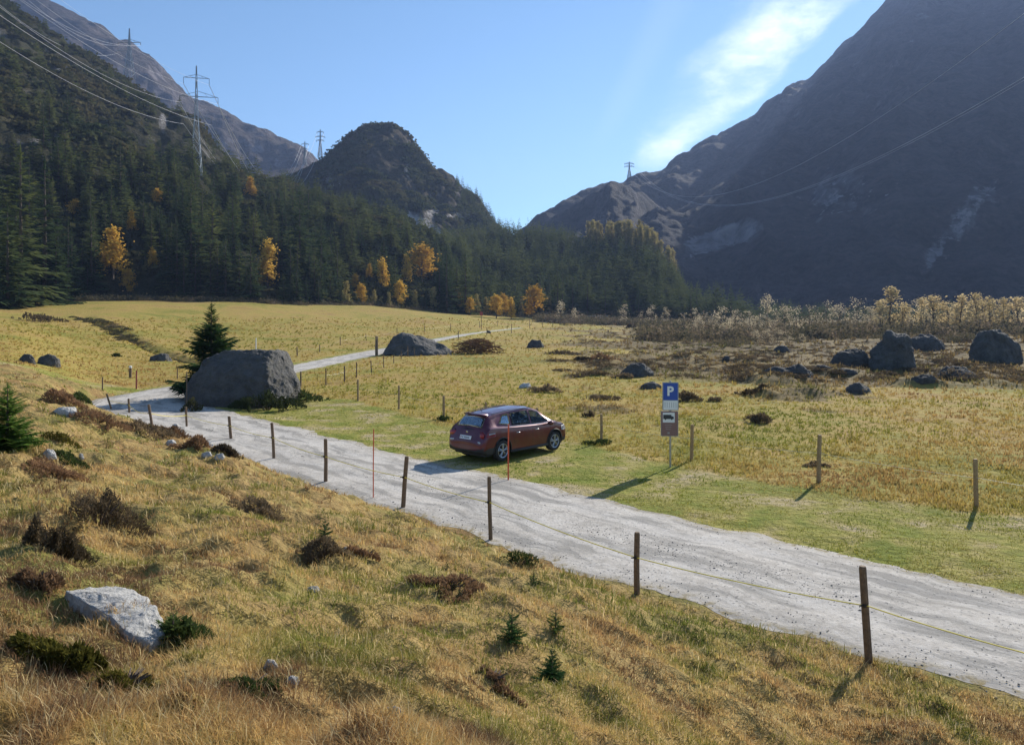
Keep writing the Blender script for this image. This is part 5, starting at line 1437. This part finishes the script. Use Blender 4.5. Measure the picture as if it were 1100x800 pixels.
for s in (-1, 1):
    patch('window', side_win(s, -.76, .16, -.74, .16), 8, 6, M['glass'], body)
    patch('window', side_win(s, .22, 1.22, .22, .70, kt=.07), 10, 6, M['glass'], body)
    patch('window', side_win(s, -1.38, -.82, -1.08, -.80, kb0=.10, kb=.04, kt=.09), 6, 6, M['glass'], body)
    # chrome belt line and door seams, handles
    bm = bmesh.new(); pts = [(x, s * (yside(x, stn(x)[2] + .018) + .008), stn(x)[2] + .02) for x in np.linspace(-1.1, 1.2, 20)]
    tube(bm, pts, .009, 6); obj_bm('belt_trim', bm, M['chrome'], body, True)
    bm = bmesh.new()
    for xs_ in (.19, 1.12, -.80):
        pts = [(xs_ - (.0 if xs_ > -.5 else max(0, (.75 - z_) * .45 if z_ < .75 else 0) * -1), s * (yside(xs_, z_) - .002), z_) for z_ in np.linspace(.32, .94, 10)]
        tube(bm, pts, .006, 4)
    obj_bm('door_seam', bm, M['car_black'], body)
    for hx in (.38, -.56):
        bm = bmesh.new(); tube(bm, [(hx - .09, s * (yside(hx, .86) - .0), .865), (hx - .06, s * (yside(hx, .86) + .03), .87), (hx + .06, s * (yside(hx, .86) + .03), .87), (hx + .09, s * (yside(hx, .86)), .865)], .014, 6)
        obj_bm('door_handle', bm, M['chrome'], body, True)
    bm = bmesh.new(); box(bm, (.98, s * 1.0, 1.03), (.14, .2, .14), Matrix.Rotation(s * R(-8), 3, 'Z'), .035); tube(bm, [(1.02, s * .80, .98), (1.0, s * .95, 1.0)], .03, 6)
    obj_bm('wing_mirror', bm, M['paint'], body, True)
    # lamps wrapping the corner
    def tail(a, b):
        x = -2.06 + .42 * a * (1 if True else 0); z_ = .83 + .02 * a + (.185 - .11 * a) * b
        return (x, s * (yside(x, z_) + .008), z_)
    tl = patch('tail_lamp', tail, 8, 4, M['lamp_red'], body)
    def tail2(a, b):
        x = -1.93 + .28 * a; z_ = .915 + .02 * a + (.045 - .02 * a) * b
        return (x, s * (yside(x, z_) + .013), z_)
    patch('clear_lens', tail2, 6, 2, M['lamp_clear'], tl)
    bm = bmesh.new(); box(bm, (-2.045, s * .64, .88), (.07, .30, .15), Matrix.Rotation(s * R(18), 3, 'Z'), .02); obj_bm('rear_lamp', bm, M['lamp_red'], body, True)
    bm = bmesh.new(); box(bm, (-2.125, s * .60, .67), (.05, .22, .06), Matrix.Rotation(s * R(22), 3, 'Z'), .012); obj_bm('reflector', bm, M['lamp_clear'], body, True)
    def head(a, b):
        x = 1.72 + .34 * a; z_ = .70 + (.17 - .03 * a) * b
        return (x, s * (yside(x, z_) + .006), z_)
    patch('headlamp', head, 6, 4, M['lamp_clear'], body)
    bm = bmesh.new(); tube(bm, [(-1.5, s * .545, 1.51), (-.7, s * .565, 1.59), (.35, s * .57, 1.585)], .012, 6); obj_bm('roof_seam', bm, M['car_black'], body)
def rear_glass(a, b):
    x = -1.955 + .24 * b; y = (a - .5) * 2 * (.58 - .07 * b); return (x - .010, y, ztop(x, y) + .004)
patch('rear_window', rear_glass, 12, 6, M['glass'], body)
def wind(a, b):
    x = 1.38 - .62 * b; y = (a - .5) * 2 * (.60 - .04 * b); return (x + .006, y, ztop(x, y) + .010)
patch('windscreen', wind, 12, 6, M['glass'], body)
bm = bmesh.new(); box(bm, (-1.66, 0, 1.488), (.17, 1.02, .03), Matrix.Rotation(R(-9), 3, 'Y'), .012); obj_bm('spoiler', bm, M['paint'], body, True)
bm = bmesh.new(); box(bm, (-2.128, 0, .79), (.02, .52, .12), Matrix.Rotation(R(22), 3, 'Y'), .004)
plate = obj_bm('number_plate', bm, M['white'], body)
bm = bmesh.new(); Rp = Matrix.Rotation(R(22), 3, 'Y')
for y_ in (-.16, -.11, -.06, -.01, .04, .12): box(bm, Vector((-2.128, 0, .79)) + Rp @ Vector((-.0105, y_, 0)), (.002, .026, .06), Rp)
obj_bm('plate_marks', bm, M['dark_sign'], plate)
bm = bmesh.new(); box(bm, Vector((-2.128, 0, .79)) + Rp @ Vector((-.0105, .205, 0)), (.002, .04, .06), Rp); obj_bm('plate_crest', bm, M['red_sign'], plate)
bm = bmesh.new(); tube(bm, [(-2.062, 0, .945), (-2.035, 0, .955)], .045, 16); obj_bm('badge', bm, M['chrome'], body)
bm = bmesh.new(); box(bm, (-2.10, 0, .745), (.03, .60, .02), None, .005); obj_bm('boot_trim', bm, M['car_black'], body)
bm = bmesh.new(); box(bm, (-2.0, 0, 1.045), (.04, .5, .03), Matrix.Rotation(R(30), 3, 'Y'), .006); tube(bm, [(-2.03, .02, 1.06), (-1.95, .32, 1.19)], .008, 5); obj_bm('rear_wiper', bm, M['car_black'], body)
bm = bmesh.new(); tube(bm, [(-1.36, 0, 1.54), (-1.47, 0, 1.66)], .006, 5); obj_bm('aerial', bm, M['car_black'], body)
for sx_ in (.15, -.85):
    for sy_ in (-.38, .38):
        bm = bmesh.new(); box(bm, (sx_, sy_, .70), (.50, .50, .14), None, .04); box(bm, (sx_ - .30, sy_, .98), (.13, .48, .55), Matrix.Rotation(R(-12), 3, 'Y'), .05)
        box(bm, (sx_ - .38, sy_, 1.33), (.09, .26, .17), None, .035); tube(bm, [(sx_ - .36, sy_ - .06, 1.2), (sx_ - .38, sy_ - .06, 1.28)], .008, 5); tube(bm, [(sx_ - .36, sy_ + .06, 1.2), (sx_ - .38, sy_ + .06, 1.28)], .008, 5)
        obj_bm('car_seat', bm, M['seat'], t, False)
bm = bmesh.new(); box(bm, (.98, 0, .90), (.34, 1.4, .16), None, .05); obj_bm('dashboard', bm, M['seat'], t)
bm = bmesh.new(); pts = [(.72 + .05 * math.sin(R(a)), .38 + .18 * math.cos(R(a)), 1.0 + .17 * math.sin(R(a))) for a in range(0, 361, 20)]; tube(bm, pts, .014, 6); obj_bm('steering_wheel', bm, M['car_black'], t)
for s in (-1, 1):
    bm = bmesh.new(); tube(bm, [(-.90, s * .85, .275), (.02, s * .862, .27), (.98, s * .85, .275)], .05, 8); obj_bm('sill_trim', bm, M['car_black'], body, True)
bm = bmesh.new(); box(bm, (0, 0, .27), (3.9, 1.45, .14), None, .03); obj_bm('underbody', bm, M['car_black'], body)
# wheels
def lathe(bm, prof, n_=40, axis_y=1):
    rg_ = []
    for i in range(n_):
        a = 6.2832 * i / n_; rg_.append([bm.verts.new((math.cos(a) * r_, y, math.sin(a) * r_)) for r_, y in prof])
    for i in range(n_):
        for j in range(len(prof) - 1): bm.faces.new((rg_[i][j], rg_[(i + 1) % n_][j], rg_[(i + 1) % n_][j + 1], rg_[i][j + 1]))
bm = bmesh.new(); lathe(bm, [(.225, -.09), (.26, -.105), (.315, -.105), (.337, -.085), (.343, -.04), (.343, .04), (.337, .085), (.315, .105), (.26, .105), (.225, .09)])
tyre_me = bm_mesh('tyre', bm, M['tyre']); tyre_me.polygons.foreach_set('use_smooth', [True] * len(tyre_me.polygons))
bm = bmesh.new(); lathe(bm, [(.225, -.09), (.222, .085), (.235, .098), (.228, .104), (.205, .092), (.20, .03), (.19, -.05)])
for i in range(5):
    a = 6.2832 * i / 5 + .3
    for da in (-.17, .17):
        d = Vector((math.cos(a), 0, math.sin(a))); e = Vector((math.cos(a + da), 0, math.sin(a + da)))
        tube(bm, [d * .03 + Vector((0, .085, 0)), e * .12 + Vector((0, .092, 0)), e * .215 + Vector((0, .088, 0))], [.022, .018, .018], 6)
tube(bm, [(0, .02, 0), (0, .10, 0)], .045, 14)
rim_me = bm_mesh('rim', bm, M['rim'])
bm = bmesh.new(); tube(bm, [(0, -.06, 0), (0, .02, 0)], .19, 24); disc_me = bm_mesh('brake', bm, M['car_black'])
for wx in WX:
    for s in (1, -1):
        w = bpy.data.objects.new('wheel', tyre_me); C.objects.link(w); w.parent = t; w.location = (wx, s * .785, .343); w.rotation_euler = (0, 0, 0 if s > 0 else math.pi)
        for nm, me_ in (('rim', rim_me), ('brake_disc', disc_me)):
            o = bpy.data.objects.new(nm, me_); C.objects.link(o); o.parent = w

# ------------------------------------------------------------------ pylons and lines
def beam(bm, a, b, r): tube(bm, [a, b], r, 4, False)
def pylon(name, px, ybase, ytop, D, wbase_px, arms, label, br, rz=0):
    """arms: (row, left half width px, right half width px)"""
    k = D / F; x = (px - CX) * k; zb = HC + (HY - ybase) * k; h = (ybase - ytop) * k
    t = thing(name, label, 'pylon', (x, D, zb), rz)
    bm = bmesh.new(); wb = wbase_px * k / 2; wt = wb * .22; nseg = 9
    def c(f): return wb + (wt - wb) * min(1, f / .62) if f < .62 else wt * (1 - (f - .62) / .38 * .75)
    for i in range(nseg):
        f0, f1 = i / nseg, (i + 1) / nseg; a, b = c(f0), c(f1)
        A = [Vector((sx * a, sy * a, h * f0)) for sx, sy in ((1, 1), (-1, 1), (-1, -1), (1, -1))]
        B = [Vector((sx * b, sy * b, h * f1)) for sx, sy in ((1, 1), (-1, 1), (-1, -1), (1, -1))]
        for q in range(4):
            beam(bm, A[q], B[q], br); beam(bm, A[q], B[(q + 1) % 4], br * .6); beam(bm, A[(q + 1) % 4], B[q], br * .6); beam(bm, B[q], B[(q + 1) % 4], br * .6)
    obj_bm('tower', bm, M['steel'], t)
    ends = []
    for (row, wl, wr) in arms:
        z_ = (ybase - row) * k; bm = bmesh.new(); hw = c(z_ / h)
        for sg, w_ in ((-1, wl), (1, wr)):
            if not w_: continue
            L = w_ * k
            tip = Vector((sg * L, 0, z_ - .15 * L * 0)); up = Vector((sg * hw, 0, z_ + L * .28))
            for sy in (-hw, hw): beam(bm, Vector((sg * hw, sy, z_)), tip, br * .8)
            beam(bm, up, tip, br * .8)
            for q in (.35, .65): beam(bm, up.lerp(tip, q), Vector((sg * hw, 0, z_)).lerp(tip, min(1, q + .15)), br * .5)
            ends.append(tip)
        arm = obj_bm('cross_arm', bm, M['steel'], t)
        for sg, w_ in ((-1, wl), (1, wr)):
            if not w_: continue
            bm = bmesh.new(); tip = Vector((sg * w_ * k, 0, z_)); il = h * .055; tube(bm, [tip, tip - Vector((0, 0, il))], br * .9, 6); obj_bm('insulator', bm, M['plastic_black'], arm)
    rot = Matrix.Rotation(rz, 3, 'Z')
    return [Vector((x, D, zb)) + rot @ (e - Vector((0, 0, h * .055))) for e in ends], Vector((x, D, zb + h))
E1, T1 = pylon('power_pylon', 211, 196, 71, 320, 12, [(84, 13, 13), (104, 17, 22), (127, 13, 15)], 'tall lattice power pylon on the left slope, largest of all', .105, R(12))
E2, T2 = pylon('power_pylon', 139, 84, 31, 620, 9, [(46, 12, 12), (55, 14, 0)], 'pale lattice pylon against the rocky ridge at upper left', .22)
E3, T3 = pylon('power_pylon', 344, 170, 139, 760, 4.5, [(142, 3.5, 3.5), (147, 5, 5), (151, 4, 4)], 'distant pylon standing in the notch left of the domed hill', .24)
E4, T4 = pylon('power_pylon', 327.5, 178, 152, 740, 4, [(155, 4, 4), (160, 3, 3)], 'distant pylon half hidden by the ridge, left of the notch pylon', .22)
E5, T5 = pylon('power_pylon', 676, 194, 174, 1120, 5, [(176, 5, 5), (179, 5, 5)], 'lone small pylon on the crest of the right-hand mountain shoulder', .40)
def px3(px, py, D): return Vector(((px - CX) / F * D, D, HC + (HY - py) / F * D))
def cable(a, b, sag, r, label, name='power_line', n_=28):
    bm = bmesh.new(); pts = []
    for i in range(n_ + 1):
        f = i / n_; q = a.lerp(b, f); q.z -= 4 * f * (1 - f) * sag; pts.append(q - a)
    tube(bm, pts, r, 5, True); o = obj_bm(name, bm, M['cable'], None, True); o.location = a
    return tag(o, label, 'power line', 'power lines')
OFF = [px3(-60, -35, 170), px3(-60, -8, 170), px3(-70, 22, 175), px3(-80, 10, 185), px3(-70, -60, 185), px3(-80, -85, 190)]
labs = ['lowest cable from the left edge to the largest pylon', 'second cable from below, left edge to the largest pylon', 'third cable up between left edge and largest pylon', 'middle cable between left edge and largest pylon', 'second cable from the top, left edge to the largest pylon', 'topmost cable from the left edge to the largest pylon']
order = sorted(E1, key=lambda v: v.z)
for i, e in enumerate(order):
    cable([px3(-60, 5, 175), px3(-60, -25, 175), px3(-60, -40, 178), px3(-60, -62, 178), px3(-60, -80, 180), px3(-60, -100, 180)][i], e, [5, 4.5, 6, 6, 5, 5][i], [.05, .05, .045, .04, .03, .03][i], labs[i])
e2l = ['upper cable to the pale ridge pylon', 'middle cable to the pale ridge pylon', 'lower cable to the pale ridge pylon']
for i, e in enumerate(E2): cable(px3([-30, -40, -30][i], [-60, -50, -20][i], 330), e, 12, .07, e2l[i])
tg_ = sorted(E4 + E3[:2], key=lambda v: v.z)
dl = ['leftmost', 'second', 'third', 'fourth', 'fifth', 'rightmost']
for i, e in enumerate(order[:6]):
    tgt = (E4 + E3)[i]
    cable(e, tgt, 36 + 3 * i, .10, f'{dl[i]} sagging cable between the largest pylon and the notch pylons')
for i, (d0, d1) in enumerate((((1300, -60), 42), ((1300, -150), 46))):
    pass
cable(E5[0], px3(1180, -48, 250), 62, .10, 'upper cable sweeping across the right-hand mountain', n_=60)
cable(E5[1], px3(1180, 34, 250), 58, .10, 'lower cable sweeping across the right-hand mountain', n_=60)
cable(E5[3], px3(1180, 38, 256), 57, .07, 'faint cable just under the lower mountain cable', n_=60)

# ------------------------------------------------------------------ air
bm = bmesh.new(); box(bm, (0, 1300, 560), (11000, 8200, 1200))
hb = obj_bm('haze', bm, None); tag(hb, 'thin blue autumn haze filling the valley', 'haze', kind='stuff')
m = bpy.data.materials.new('haze_air'); m.use_nodes = True; nt = m.node_tree; nt.nodes.clear()
o_ = nt.nodes.new('ShaderNodeOutputMaterial'); pv = nt.nodes.new('ShaderNodeVolumePrincipled')
pv.inputs['Color'].default_value = (.42, .58, 1.0, 1); pv.inputs['Density'].default_value = 0.00014; pv.inputs['Anisotropy'].default_value = 0.25
nt.links.new(pv.outputs[0], o_.inputs['Volume']); hb.data.materials.append(m)
zmin = float(Vt[:, 2].min())
hb.location.z = 0
for v in hb.data.vertices:
    v.co.z = 960 if v.co.z > 500 else min(zmin, -40) - 40

# ------------------------------------------------------------------ sky, sun, camera
w = bpy.data.worlds.new('World'); bpy.context.scene.world = w; w.use_nodes = True; nt = w.node_tree; nt.nodes.clear()
out = nt.nodes.new('ShaderNodeOutputWorld'); bg = nt.nodes.new('ShaderNodeBackground'); sky = nt.nodes.new('ShaderNodeTexSky')
sky.sky_type = 'NISHITA'; sky.sun_disc = False; sky.sun_elevation = SUN_EL; sky.sun_rotation = SUN_AZ; sky.altitude = 1500; sky.air_density = 1.0; sky.dust_density = 0.15; sky.ozone_density = 1.2
tc = nt.nodes.new('ShaderNodeTexCoord'); sx = nt.nodes.new('ShaderNodeSeparateXYZ'); nt.links.new(tc.outputs['Generated'], sx.inputs[0])
def wm(op, a, b=None):
    q = nt.nodes.new('ShaderNodeMath'); q.operation = op
    for i, v in enumerate((a, b)):
        if v is None: continue
        if hasattr(v, 'links'): nt.links.new(v, q.inputs[i])
        else: q.inputs[i].default_value = v
    return q.outputs[0]
def wr(v, a, b):
    q = nt.nodes.new('ShaderNodeMapRange'); q.interpolation_type = 'SMOOTHSTEP'; nt.links.new(v, q.inputs['Value']); q.inputs['From Min'].default_value = a; q.inputs['From Max'].default_value = b; return q.outputs['Result']
zz = wm('MAXIMUM', sx.outputs[2], 0.03)
cxn = wm('DIVIDE', sx.outputs[0], zz); cyn = wm('DIVIDE', sx.outputs[1], zz)
cmb = nt.nodes.new('ShaderNodeCombineXYZ'); nt.links.new(cxn, cmb.inputs[0]); nt.links.new(cyn, cmb.inputs[1])
def wnoise(scale, det, sc3, dist=0):
    mp = nt.nodes.new('ShaderNodeMapping'); mp.inputs['Scale'].default_value = sc3; nt.links.new(cmb.outputs[0], mp.inputs['Vector'])
    q = nt.nodes.new('ShaderNodeTexNoise'); q.inputs['Scale'].default_value = scale; q.inputs['Detail'].default_value = det; q.inputs['Roughness'].default_value = .6; q.inputs['Distortion'].default_value = dist
    nt.links.new(mp.outputs[0], q.inputs['Vector']); return q.outputs['Fac']
nA = wnoise(2.0, 6, (1.2, .5, 1), .3); nB = wnoise(6.0, 7, (1.0, 3.0, 1), .4)
xw = wm('ADD', cxn, wm('MULTIPLY', wm('SUBTRACT', nA, .5), .42))
band = wm('MULTIPLY', wr(xw, .70, .98), wr(xw, 1.14, 1.0))
band = wm('MULTIPLY', band, wr(cyn, 5.6, 4.4))
def dnoise(scale, det, sc3, dist=.3):
    mp = nt.nodes.new('ShaderNodeMapping'); mp.inputs['Scale'].default_value = sc3; nt.links.new(tc.outputs['Generated'], mp.inputs['Vector'])
    q = nt.nodes.new('ShaderNodeTexNoise'); q.inputs['Scale'].default_value = scale; q.inputs['Detail'].default_value = det; q.inputs['Roughness'].default_value = .62; q.inputs['Distortion'].default_value = dist
    nt.links.new(mp.outputs[0], q.inputs['Vector']); return q.outputs['Fac']
band = wm('MULTIPLY', band, wm('ADD', wm('MULTIPLY', wr(dnoise(9, 8, (1, 1, 1.6)), .30, .68), .75), .2))
band = wm('MULTIPLY', band, wm('ADD', wm('MULTIPLY', wr(dnoise(26, 5, (1, 1, 3.2)), .3, .65), .35), .65))
nC = wnoise(1.3, 6, (2.5, .5, 1), .5)
thin = wm('MULTIPLY', wr(nC, .56, .75), .22)
xw2 = wm('MULTIPLY', wr(cxn, .42, .5), wr(cxn, .62, .52)); thin2 = wm('MULTIPLY', wm('MULTIPLY', xw2, wr(cyn, 5, 3.5)), .15)
cl = wm('MINIMUM', wm('ADD', wm('MULTIPLY', band, .95), wm('MULTIPLY', thin2, .25)), 1.0)
mx = nt.nodes.new('ShaderNodeMix'); mx.data_type = 'RGBA'; nt.links.new(cl, mx.inputs[0])
tn = nt.nodes.new('ShaderNodeMix'); tn.data_type = 'RGBA'; tn.blend_type = 'MULTIPLY'; tn.inputs[0].default_value = 1; nt.links.new(sky.outputs[0], tn.inputs[6]); tn.inputs[7].default_value = (.69, .92, 1.0, 1)
nt.links.new(tn.outputs[2], mx.inputs[6]); mx.inputs[7].default_value = (11.5, 11.8, 12.3, 1)
nt.links.new(mx.outputs[2], bg.inputs[0]); bg.inputs[1].default_value = 0.085
nt.links.new(bg.outputs[0], out.inputs[0])
sun = bpy.data.lights.new('sun', 'SUN'); sun.energy = 4.7; sun.angle = R(.55); sun.color = (1, .93, .82)
so = bpy.data.objects.new('sun', sun); C.objects.link(so)
sd = Vector((math.sin(SUN_AZ) * math.cos(SUN_EL), math.cos(SUN_AZ) * math.cos(SUN_EL), math.sin(SUN_EL)))
so.rotation_euler = (-sd).to_track_quat('-Z', 'Y').to_euler()
cam = bpy.data.cameras.new('camera'); co = bpy.data.objects.new('camera', cam); C.objects.link(co)
co.location = (0, 0, HC); co.rotation_euler = (R(90), 0, 0)
cam.sensor_width = 36; cam.lens = F / 1100 * 36; cam.shift_y = -(400 - HY) / 1100; cam.clip_start = .1; cam.clip_end = 20000
sc = bpy.context.scene; sc.camera = co
sc.view_settings.view_transform = 'Standard'; sc.view_settings.look = 'None'; sc.view_settings.gamma = 1; sc.view_settings.exposure = 0.88
sc.cycles.max_bounces = 5; sc.cycles.diffuse_bounces = 2; sc.cycles.glossy_bounces = 2; sc.cycles.transmission_bounces = 3; sc.cycles.volume_bounces = 0; sc.cycles.transparent_max_bounces = 4
